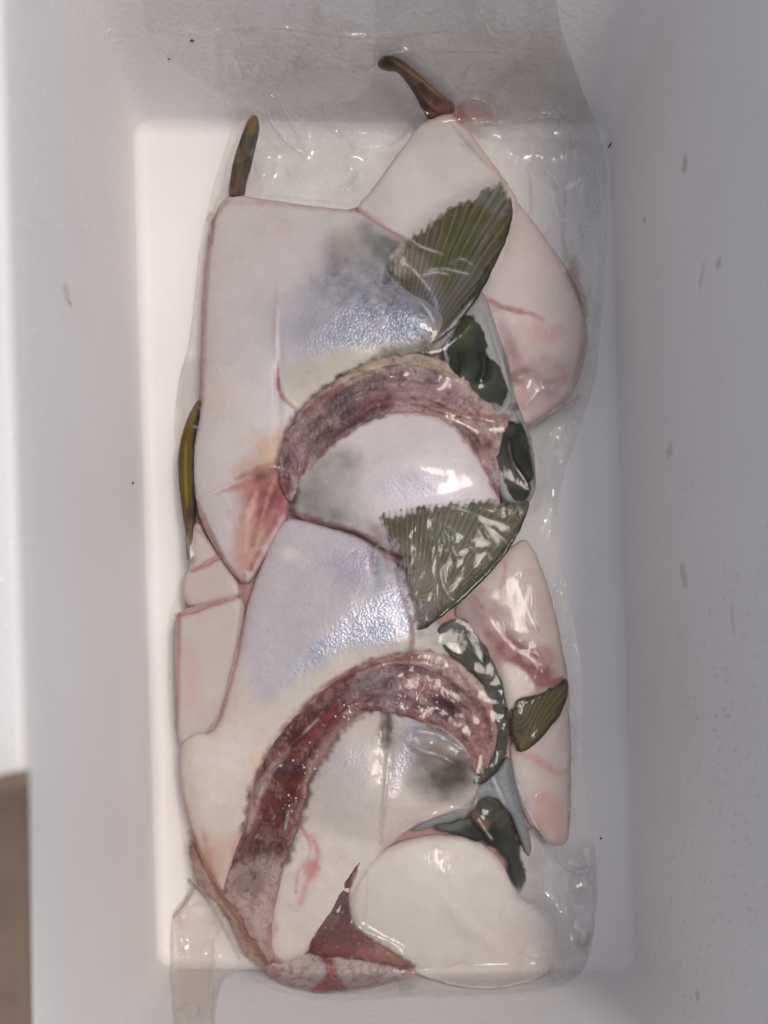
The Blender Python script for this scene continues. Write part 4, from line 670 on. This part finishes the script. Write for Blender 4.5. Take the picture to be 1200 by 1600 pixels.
# ------------------------------------------------------------------ the vacuum bag: one clear film drawn over the pieces
gs = 2.6
GX = np.arange(150, 1060, gs); GY = np.arange(-140, 1700, gs)
XX, YY = np.meshgrid(GX, GY)
BH = boxheight(XX, YY)
H = BH + .0010
for P, hf in PIECES:
    x0, y0 = P.min(0) - 4; x1, y1 = P.max(0) + 4
    i0, i1 = np.searchsorted(GX, [x0, x1]); j0, j1 = np.searchsorted(GY, [y0, y1])
    X = XX[j0:j1, i0:i1]; Y = YY[j0:j1, i0:i1]; d = -sdist(X, Y, P)
    hh = np.where(d > -1, hf(X, Y, np.clip(d, 0, None)), 0); H[j0:j1, i0:i1] = np.maximum(H[j0:j1, i0:i1], hh)
def blur(A, n):
    for _ in range(n):
        A = np.pad(A, 1, mode='edge'); A = (A[:-2] + 2 * A[1:-1] + A[2:]) / 4; A = (A[:, :-2] + 2 * A[:, 1:-1] + A[:, 2:]) / 4
    return A
def dil(A):
    B = np.pad(A, 1, mode='edge'); r = A
    for a in range(3):
        for b in range(3): r = np.maximum(r, B[a:a + A.shape[0], b:b + A.shape[1]])
    return r
RAW = dil(H)
# the film bridges steps in a slope instead of dropping sheer
BR = RAW.copy()
for it in range(26):
    BR = np.maximum(RAW, blur(BR, 1))
FILM = np.maximum(blur(BR, 3), dil(H)) + .0004
FILM = blur(FILM, 1) + .0003
loose = smooth(.0022, .0, np.clip(H - BH - .001, 0, 1))
loose = blur(loose, 6)
CRE = []   # creases: points, height mm, half width px
def cre(pts, h=1.2, w=3.0): CRE.append((chaikin(pts, 2, False), h, w))
for c in [([(410, 142), (436, 158), (452, 185), (468, 215), (482, 246)], 4, 4), ([(412, 146), (420, 185), (446, 222), (482, 246)], 2.5, 3), ([(515, 144), (532, 172), (550, 200), (568, 238)], 3, 3), ([(518, 310), (545, 288), (564, 262), (545, 248)], 3, 4), ([(400, 306), (440, 306), (500, 315), (555, 322)], 1.5, 4),
          ([(625, 168), (640, 165), (652, 170), (664, 185)], 3, 3), ([(710, 160), (740, 153), (765, 162), (776, 190), (745, 192), (735, 200)], 3, 4), ([(770, 160), (785, 135), (800, 105)], 2.5, 4), ([(740, 198), (800, 194), (850, 182), (890, 185)], 2, 4), ([(868, 165), (885, 185), (905, 200), (925, 240)], 2.5, 4),
          ([(345, 225), (325, 290), (312, 360), (306, 450), (300, 520), (282, 590)], 2, 4), ([(336, 300), (322, 400), (317, 500), (318, 600), (314, 640)], 1.6, 3), ([(332, 340), (326, 345), (330, 380)], 2.5, 4), ([(835, 245), (845, 265), (868, 275), (880, 320), (882, 370), (895, 410), (905, 445)], 2.5, 4), ([(828, 255), (835, 290), (836, 330)], 2, 5),
          ([(918, 290), (930, 320), (922, 360), (930, 300)], 2.5, 4), ([(925, 240), (932, 262), (940, 300), (935, 340)], 2.5, 4), ([(905, 350), (915, 370), (918, 350)], 2.5, 4), ([(560, 328), (600, 352), (640, 372), (655, 385), (700, 400)], 1.3, 3), ([(610, 402), (640, 415), (662, 440), (680, 465), (685, 490)], 1.5, 3), ([(655, 432), (680, 424), (705, 430)], 1.6, 3), ([(660, 425), (690, 418), (738, 430)], 1.5, 3),
          ([(700, 412), (722, 402), (742, 416)], 1.7, 3), ([(702, 512), (722, 490), (744, 462)], 1.8, 4), ([(660, 545), (690, 522), (720, 500)], 1.4, 3), ([(655, 470), (672, 490), (680, 508)], 1.5, 3), ([(598, 490), (604, 515)], 1.6, 3), ([(320, 520), (345, 580), (352, 620)], .8, 6), ([(360, 540), (330, 560), (340, 600)], .7, 5),
          ([(310, 780), (340, 768), (370, 752), (400, 745)], 1.6, 3), ([(346, 768), (358, 785), (362, 815)], 2, 3), ([(298, 665), (310, 668), (330, 672)], 1.2, 3), ([(905, 445), (915, 500), (925, 520), (932, 548)], 2, 4), ([(885, 640), (905, 622), (920, 626)], 2, 4), ([(825, 670), (850, 652), (888, 628), (895, 590)], 1.6, 4),
          ([(838, 700), (848, 730), (850, 770), (836, 806)], 2.2, 4), ([(700, 790), (735, 800), (768, 812), (800, 824)], 1.1, 4), ([(742, 818), (755, 842), (765, 850)], 1.1, 4), ([(766, 822), (785, 842), (800, 855)], 1.2, 3), ([(668, 808), (700, 820), (722, 842)], 0.9, 5), ([(706, 850), (712, 868), (718, 882)], 1.0, 4), ([(688, 880), (690, 912), (704, 935), (712, 940)], 2, 3), ([(725, 848), (745, 862), (744, 880)], 0.9, 4), ([(748, 868), (762, 860), (768, 876)], 0.9, 4), ([(708, 902), (718, 902)], 1.1, 5), ([(690, 872), (700, 876)], 1.1, 5),
          ([(620, 900), (636, 950), (645, 990)], 1.4, 4), ([(645, 975), (640, 1000), (638, 1030)], 1.5, 4), ([(585, 862), (592, 850), (606, 856), (608, 880)], 1.5, 4), ([(275, 962), (330, 946), (375, 930)], 2, 3), ([(378, 905), (374, 1000), (360, 1060), (340, 1120), (322, 1150)], 1.8, 4), ([(300, 892), (345, 868)], 1.6, 3), ([(290, 830), (300, 880), (290, 920), (283, 945)], 1.5, 4), ([(268, 965), (264, 1050), (268, 1130)], 1.4, 4),
          ([(335, 1148), (300, 1180), (290, 1240), (292, 1290)], .8, 5), ([(640, 1130), (680, 1132), (720, 1160), (742, 1200)], 2, 4), ([(638, 1150), (655, 1172), (690, 1180), (710, 1200)], 1.8, 4), ([(597, 1315), (603, 1240), (606, 1165)], 1.4, 3), ([(612, 1165), (600, 1240), (594, 1310)], 1.2, 3), ([(645, 1140), (625, 1180), (615, 1235)], 1.2, 6), ([(745, 1260), (700, 1264), (640, 1290), (596, 1320)], 1.8, 4), ([(745, 1275), (760, 1300), (772, 1315)], 1.6, 3), ([(742, 1210), (748, 1240), (738, 1268)], 1.8, 5), ([(768, 1212), (782, 1240), (795, 1262)], 1.5, 4), ([(880, 1140), (898, 1160), (895, 1200)], 1.2, 4),
          ([(800, 1200), (830, 1280), (860, 1320), (885, 1358), (920, 1362)], 1.6, 3), ([(895, 1362), (912, 1362), (928, 1354)], 2.5, 4), ([(830, 1290), (850, 1340)], 1.2, 6), ([(890, 1260), (898, 1275)], 2, 4), ([(885, 1320), (910, 1345), (930, 1380), (925, 1460), (905, 1480)], 1.3, 3), ([(575, 1350), (576, 1400), (568, 1450)], 1.1, 3), ([(572, 1455), (610, 1472), (640, 1488)], 1.8, 4), ([(650, 1512), (700, 1510), (730, 1500)], 1, 3), ([(800, 1485), (830, 1495), (860, 1500)], 1.4, 4), ([(730, 1540), (760, 1536), (800, 1545)], 1.6, 4),
          ([(290, 1300), (318, 1360), (350, 1415), (400, 1490), (422, 1512)], 1.5, 3), ([(300, 1385), (290, 1420), (268, 1430)], 2.2, 3), ([(268, 1430), (269, 1500), (272, 1560), (276, 1640)], 3.5, 4), ([(335, 1460), (336, 1490), (330, 1530), (330, 1600)], 2.5, 4), ([(275, 1580), (295, 1565), (312, 1572), (300, 1590)], 2.2, 4), ([(320, 1390), (355, 1440), (376, 1500)], 2, 3), ([(288, 1418), (320, 1412), (338, 1420)], 1.6, 3), ([(470, 1150), (500, 1120)], 1.4, 3), ([(452, 1260), (445, 1300)], 1.6, 3),
          ([(230, 30), (330, 50), (420, 40), (560, 62), (700, 50)], 2, 6), ([(560, 92), (640, 78), (760, 80), (850, 90)], 1.8, 5), ([(350, 60), (380, 110), (385, 150)], 2, 6), ([(470, 60), (520, 90), (560, 96)], 1.6, 4), ([(500, -20), (495, 40)], 2, 5), ([(570, 112), (600, 90)], 1.2, 3), ([(880, 60), (910, 90), (930, 70)], 1.5, 5), ([(740, 90), (720, 130), (722, 150)], 1.6, 5), ([(560, 235), (620, 225), (640, 200)], 1.5, 5)]:
    cre(*c)
for k in range(46):   # many small sharp puckers in the loose film round the pile
    side = random.random()
    if side < .35: x, y = random.uniform(850, 935), random.uniform(230, 640)
    elif side < .7: x, y = random.uniform(390, 920), random.uniform(60, 300)
    elif side < .85: x, y = random.uniform(840, 930), random.uniform(1260, 1520)
    else: x, y = random.uniform(265, 330), random.uniform(400, 1300)
    a = random.uniform(-.9, .9) + math.pi / 2; L = random.uniform(10, 34); cre([(x, y), (x + math.cos(a) * L * .5 + random.uniform(-5, 5), y + math.sin(a) * L * .5), (x + math.cos(a) * L, y + math.sin(a) * L)], random.uniform(.5, 1.6), random.uniform(2.6, 4))
for pts, hh, w in CRE:
    P = np.array(pts)
    if P[:, 1].mean() < 300 and hh > 1.2: hh = hh * 1.6
    x0, y0 = P.min(0) - w * 3; x1, y1 = P.max(0) + w * 3
    i0, i1 = np.searchsorted(GX, [x0, x1]); j0, j1 = np.searchsorted(GY, [y0, y1])
    if i1 <= i0 or j1 <= j0: continue
    X = XX[j0:j1, i0:i1]; Y = YY[j0:j1, i0:i1]; dl, sl = linepos(X, Y, P)
    tight = .3 + .7 * loose[j0:j1, i0:i1]
    FILM[j0:j1, i0:i1] += tight * hh * MM * .7 * np.exp(-(np.abs(dl) / w) ** 1.5) * np.clip(np.sin(np.clip(sl, 0.01, .99) * math.pi) * 2, 0, 1)
# slack: loose film lifts off the foam in soft folds; tight over the fish
FILM += loose * MM * (.9 + .9 * fbm(XX, YY, 60, 21) + .7 * fbm(XX * 1.6, YY * .5, 22, 25)).clip(0, None)
tent = loose * MM * 9 * np.exp(-((YY - 206 - 10 * fbm(XX, YY * 0, 60, 44)) / 26.) ** 2) * smooth(380, 430, XX) * np.clip(.55 + .8 * fbm(XX, YY, 70, 47), .1, 1.1)
tent += loose * MM * 5 * np.exp(-((XX - 930 - 8 * fbm(XX * 0, YY, 50, 48)) / 14.) ** 2) * smooth(640, 560, YY) * smooth(200, 240, YY) * np.clip(.5 + .9 * fbm(XX, YY, 40, 49), 0, 1.1)
FILM += tent
def ridged(x, y, sc_, seed, o=2):
    wx = fbm(x, y, sc_ * 1.7, seed + 50) * sc_ * .5; wy = fbm(x, y, sc_ * 1.7, seed + 60) * sc_ * .5
    return (1 - np.abs(fbm(x + wx, y + wy, sc_, seed, o)) * 2.6).clip(0, 1) ** 1.6
tens = .5 * ridged(XX * 1.0, YY * .45, 34, 71) + .35 * ridged(XX * .8 + YY * .5, YY * .5 - XX * .2, 20, 75) + .3 * ridged(XX, YY, 46, 78)
patchy = smooth(-.15, .5, fbm(XX, YY, 90, 83, 3))
FILM += loose * MM * (1.5 * ridged(XX, YY, 70, 61) + .8 * ridged(XX * 1.3, YY * .7, 30, 64)) * (.35 + .65 * patchy)
FILM += MM * (.10 + .45 * patchy) * tens * (1 - .4 * loose)
def bil(A, x, y):
    fx = np.clip((x - GX[0]) / gs, 0, len(GX) - 1.001); fy = np.clip((y - GY[0]) / gs, 0, len(GY) - 1.001)
    i = fx.astype(int); j = fy.astype(int); u = fx - i; v = fy - j
    return (A[j, i] * (1 - u) + A[j, i + 1] * u) * (1 - v) + (A[j + 1, i] * (1 - u) + A[j + 1, i + 1] * u) * v

BAG = [(215, -110), (222, 0), (236, 80), (300, 130), (370, 170), (352, 230), (334, 290), (314, 370), (306, 450), (297, 530), (277, 600), (271, 680), (272, 790), (281, 850), (280, 925), (262, 960), (260, 1060), (266, 1150), (278, 1250), (288, 1340), (294, 1395), (268, 1425), (264, 1500), (268, 1600), (274, 1690),
       (345, 1690), (338, 1600), (342, 1540), (372, 1512), (420, 1548), (520, 1566), (640, 1556), (760, 1556), (860, 1546), (912, 1524), (930, 1450), (936, 1380), (928, 1310), (912, 1230), (906, 1150), (912, 1060), (898, 980), (880, 900), (868, 820), (880, 740), (905, 670), (930, 600), (938, 520), (946, 420), (950, 320), (946, 240), (932, 195), (905, 130), (880, 60), (868, 0), (860, -110)]
def sheet(name, outline, zfun, s, mat, tint):
    P = resample(chaikin(outline, 2), s)
    P = P + np.c_[fbm(P[:, 0], P[:, 1], 30, 3), fbm(P[:, 0], P[:, 1], 30, 8)] * 1.5
    x0, y0 = P.min(0); x1, y1 = P.max(0)
    gx, gy = np.meshgrid(np.arange(x0, x1, s), np.arange(y0, y1, s * .87)); gx = gx + (np.arange(gx.shape[0]) % 2)[:, None] * s / 2
    gx = gx.ravel(); gy = gy.ravel(); d = sdist(gx, gy, P); k = d < -s * .62
    pts = np.vstack([P, np.c_[gx[k], gy[k]]])
    vv, ff = triangulate(pts, P)
    X = np.array([v[0] for v in vv]); Y = np.array([v[1] for v in vv]); dd = np.clip(-sdist(X, Y, P), 0, None)
    Z = zfun(X, Y, dd)
    V = np.array([W(x, y, z) for x, y, z in zip(X, Y, Z)]) - np.array(bag.location)
    f0 = ff[0]; a, b, c = V[f0[0]], V[f0[1]], V[f0[2]]; up = np.cross(b - a, c - a)[2] > 0
    return mk_obj(name, V, [tuple(f) if up else tuple(reversed(f)) for f in ff], mat, bag, True, {'Tint': tint(X, Y, dd), 'Slack': bil(loose, X, Y)})
def ztop(X, Y, d):
    edge = smooth(0, 9, d); b = bil(BH, X, Y)
    z = bil(FILM, X, Y); return b + .0012 + (z - b - .0012) * (.25 + .75 * edge)
# film juice and haze; end-wall and lower-left tints paint in warm bounce and shade
TINTS = [([(735, 165), (760, 158), (778, 185), (745, 192), (730, 185)], (196, 138, 104), 12, .35), ([(710, 165), (725, 160), (728, 182), (716, 190)], (150, 80, 70), 6, .55),
         ([(885, 425), (905, 462), (915, 490), (908, 440), (898, 400)], (160, 112, 84), 7, .45), ([(270, 1430), (340, 1425), (335, 1600), (275, 1600)], (206, 180, 156), 14, .22), ([(420, 60), (900, 60), (900, 190), (740, 170), (420, 150)], (156, 122, 98), 80, .12),
         ([(780, 90), (900, 90), (930, 190), (860, 200), (770, 180)], (132, 122, 108), 50, .08), ([(400, 1400), (600, 1540), (860, 1550), (900, 1400), (700, 1330)], (210, 204, 200), 40, .10), ([(840, 1320), (925, 1330), (925, 1500), (860, 1540), (820, 1400)], (204, 204, 210), 22, .40), ([(800, 210), (930, 210), (935, 420), (900, 440), (850, 330)], (206, 208, 216), 26, .16),
         ([(400, 150), (560, 170), (560, 310), (400, 300)], (190, 190, 188), 30, .14), ([(275, 560), (315, 560), (305, 640), (278, 680)], (186, 184, 180), 10, .2), ([(836, 560), (930, 560), (900, 700), (870, 800), (836, 740)], (200, 205, 208), 20, .18)]
TLINES = [([(340, 310), (332, 350), (322, 420), (317, 520), (316, 630)], (178, 140, 134), 3, .5), ([(325, 342), (332, 330), (330, 380)], (126, 84, 76), 4, .7), ([(275, 962), (330, 946), (378, 930)], (172, 104, 98), 4, .6), ([(280, 965), (277, 1060), (276, 1140)], (184, 142, 134), 3.5, .5), ([(382, 900), (377, 990), (364, 1050), (345, 1120), (325, 1145)], (176, 118, 108), 4, .55), ([(300, 892), (345, 868)], (180, 116, 108), 3.5, .6),
          ([(310, 785), (345, 868), (372, 904)], (160, 110, 100), 3, .5), ([(560, 325), (600, 352), (650, 385)], (186, 158, 156), 3, .5), ([(620, 890), (636, 945), (648, 990), (636, 1040)], (150, 76, 72), 4, .6), ([(500, 1075), (560, 1040), (620, 1024), (660, 1024)], (160, 76, 74), 3, .6), ([(297, 1300), (325, 1360), (360, 1425), (418, 1508)], (160, 110, 82), 4, .6), ([(304, 1385), (285, 1420), (270, 1432)], (150, 112, 70), 3.5, .6), ([(295, 1375), (320, 1400), (348, 1445), (375, 1500)], (140, 98, 62), 3, .7),
          ([(596, 1318), (604, 1240), (605, 1160)], (196, 166, 140), 4, .35), ([(742, 1262), (738, 1272), (760, 1290)], (206, 164, 130), 6, .5), ([(905, 620), (880, 632), (830, 668)], (190, 152, 120), 4, .5), ([(860, 640), (888, 620), (905, 570), (918, 520)], (196, 172, 150), 3, .5), ([(920, 1460), (912, 1480), (905, 1475)], (120, 92, 50), 3, .6), ([(770, 478), (830, 488)], (176, 120, 112), 3, .4), ([(800, 650), (760, 655), (700, 640)], (190, 152, 140), 3, .5), ([(788, 540), (800, 610), (800, 650)], (110, 110, 104), 3, .5), ([(452, 805), (520, 822), (580, 846)], (110, 60, 60), 3, .6), ([(462, 1395), (465, 1360), (490, 1330), (470, 1290)], (196, 150, 140), 3, .4), ([(884, 300), (880, 370), (905, 445)], (150, 140, 116), 2, .4), ([(432, 1512), (530, 1548), (640, 1530)], (176, 140, 130), 2, .4), ([(395, 178), (376, 205), (356, 250), (345, 310)], (176, 146, 136), 3, .4)]
CRUMP = (ridged(XX, YY, 70, 61) ** 2 * .6 + ridged(XX * 1.3, YY * .7, 30, 64) ** 3 * .8 + .5 * tens ** 3) * (.25 + patchy) * (.10 + .9 * loose)
PAINTED_GLINTS = [(pts, min(.85, .36 * hh + .10)) for pts, hh, w in CRE]     # glints on the folds painted as milky white lines
def tint_top(X, Y, d):
    C = np.tile(np.array([.86, .85, .86]), (len(X), 1)); A = np.full(len(X), .003) + .03 * np.clip(fbm(X, Y, 45, 11), 0, 1)
    for pp, c, fe, op in TINTS:
        a = op * (1 - smooth(-fe, fe, sdist(X, Y, pp) + fbm(X, Y, 26, 4) * fe * .8)); w = (a / (a + A + 1e-6))[:, None]; C = C * (1 - w) + lin(c) * w; A = A + a * (1 - A)
    for pp, c, wd, op in TLINES:
        dl, sl = linepos(X, Y, chaikin(pp, 2, False)); a = op * (1 - smooth(wd * .3, wd * 1.5, dl + fbm(X, Y, 12, 6) * 1.2)) * np.clip(.55 + .6 * fbm(X, Y, 40, 15), .2, 1); w = (a / (a + A + 1e-6))[:, None]; C = C * (1 - w) + lin(c) * w; A = A + a * (1 - A)
    a = np.clip(.22 * bil(CRUMP, X, Y), 0, .3) * np.clip(.5 + fbm(X, Y, 30, 91), 0, 1.2); C = C * (1 - a[:, None]) + .80 * a[:, None]; A = A + a * (1 - A)  # crumple peaks whitened as painted highlights
    for pts, op in PAINTED_GLINTS:
        P = np.array(pts); m = (X > P[:, 0].min() - 8) & (X < P[:, 0].max() + 8) & (Y > P[:, 1].min() - 8) & (Y < P[:, 1].max() + 8)
        if not m.any(): continue
        dl, sl = linepos(X[m], Y[m], P); a = op * np.exp(-(dl / 2.1) ** 2) * np.clip(.5 + .9 * fbm(X[m], Y[m], 18, 41), 0, 1) * np.clip(np.sin(sl * math.pi) * 2, 0, 1)
        C[m] = C[m] * (1 - a[:, None]) + .82 * a[:, None]; A[m] = A[m] + a * (1 - A[m])
    e = np.exp(-(d / 2.5) ** 2) * .07; A = A + e * (1 - A)          # edge highlight painted as a milkier film border
    return np.c_[C, A]
sheet('top_film', BAG, ztop, 2.6, M_FILM, tint_top)
sheet('bottom_film', BAG, lambda X, Y, d: boxheight(X, Y) + .0005 + 0 * X, 14, M_FILM2, lambda X, Y, d: np.c_[np.tile([.86, .84, .82], (len(X), 1)), np.full(len(X), .01)])

# froth: tiny bubbles and fat beads caught under the film on the lower arch
fv = []; ff_ = []
for k in range(70):
    cx_, cy_ = random.choice([(628, 1095), (622, 1128), (655, 1090), (480, 1195), (690, 1080), (455, 1255), (545, 1120)]); x = random.gauss(cx_, 11); y = random.gauss(cy_, 11); r0 = random.uniform(.7, 2.1) * U
    z = float(bil(FILM, np.array([x]), np.array([y]))[0]) - .0003; c = W(x, y, z); b0 = len(fv)
    for rr, zz in ((1, 0), (.75, .6), (0.3, .95)):
        for i in range(7): a = i * 2 * math.pi / 7; fv.append((c[0] + math.cos(a) * r0 * rr, c[1] + math.sin(a) * r0 * rr, c[2] + r0 * zz * .8))
    for q in range(2):
        for i in range(7): j = (i + 1) % 7; ff_.append((b0 + q * 7 + i, b0 + q * 7 + j, b0 + q * 7 + 7 + j, b0 + q * 7 + 7 + i))
    ff_.append(tuple(b0 + 14 + i for i in range(7)))
fr_ = mk_obj('froth', np.array(fv) - np.array(t6.location), ff_, plain('pale_froth', (.55, .47, .45), .3), t6); fr_['kind'] = 'stuff'

# ------------------------------------------------------------------ small debris, added shade sheet by the rim
def crumb(px, py, la, lb, ang, label, h=.0008):
    z = float(boxheight(np.array([px * 1.]), np.array([py * 1.]))[0]) + .0006; c = np.array(W(px, py, z)); v = []; f = []
    n = 9
    for ring, (s_, zz) in enumerate(((1, 0), (.8, h * .7), (.35, h))):
        for i in range(n):
            a = 2 * math.pi * i / n; rr = s_ * random.uniform(.75, 1.15); x = math.cos(a) * la * U * rr; y = math.sin(a) * lb * U * rr; g = math.radians(ang)
            v.append((x * math.cos(g) - y * math.sin(g), x * math.sin(g) + y * math.cos(g), zz))
    for r_ in range(2):
        for i in range(n): j = (i + 1) % n; f.append((r_ * n + i, r_ * n + j, (r_ + 1) * n + j, (r_ + 1) * n + i))
    f.append(tuple(2 * n + i for i in range(n))); f.append(tuple(reversed(range(n))))
    # lie along the wall
    nn = np.array([0, 0, 1.])
    best = 1e9
    for (pn, pc) in planes:
        dd = abs(pn @ c - pc)
        if dd < best and z > .004: best = dd; nn = pn
    q = Vector((0, 0, 1)).rotation_difference(Vector(nn))
    o = mk_obj('debris_speck', v, f, M_DEBRIS); o.location = c; o.rotation_euler = q.to_euler(); o['label'] = label; o['category'] = 'speck'; o['group'] = 'dirt specks in the box'
for a in [(300, 63, 4, 2.5, 20, 'dark brown speck high on the top end wall, left of the fin stalk'), (264, 92, 2.4, 2, 0, 'tiny dark speck on the top end wall nearest the left corner'), (234, 1549, 4.5, 1.8, 80, 'short dark brown sliver at the bottom left corner of the box'),
          (953, 228, 9, 1., 10, 'thin brown fibre lying at the top right corner of the floor'), (863, 1462, 3.5, 2.6, 30, 'brown crumb on the film right of the white bottom piece'), (939, 1310, 2, 1.6, 0, 'tiny dark speck on the floor near the lower right wall'), (207, 755, 2.4, 2., 0, 'tiny dark speck on the left wall beside the loose fin')]:
    crumb(*a)
# brown sheet added over the lower left rim to stand for its shade
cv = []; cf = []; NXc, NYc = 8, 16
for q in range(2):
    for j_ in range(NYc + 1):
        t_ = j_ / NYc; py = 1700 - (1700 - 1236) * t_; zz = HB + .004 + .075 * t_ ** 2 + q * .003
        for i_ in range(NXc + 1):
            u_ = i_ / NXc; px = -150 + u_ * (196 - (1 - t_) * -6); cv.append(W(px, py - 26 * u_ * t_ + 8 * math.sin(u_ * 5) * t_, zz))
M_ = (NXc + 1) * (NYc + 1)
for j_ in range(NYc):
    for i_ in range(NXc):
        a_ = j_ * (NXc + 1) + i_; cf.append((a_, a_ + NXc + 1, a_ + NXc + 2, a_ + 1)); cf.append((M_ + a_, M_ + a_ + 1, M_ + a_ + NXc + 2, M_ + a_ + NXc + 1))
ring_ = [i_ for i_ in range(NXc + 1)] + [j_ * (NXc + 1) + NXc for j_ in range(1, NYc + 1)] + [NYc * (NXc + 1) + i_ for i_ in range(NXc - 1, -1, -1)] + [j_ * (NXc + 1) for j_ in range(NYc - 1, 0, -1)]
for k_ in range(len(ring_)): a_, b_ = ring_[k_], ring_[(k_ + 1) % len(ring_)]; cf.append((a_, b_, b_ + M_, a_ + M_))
shade_sheet = mk_obj('rim_shade_sheet', cv, cf, M_RIM_SHADE, None, True)
shade_sheet['label'] = 'blurred brown sheet added over the lower left rim in place of shade'; shade_sheet['category'] = 'added sheet'
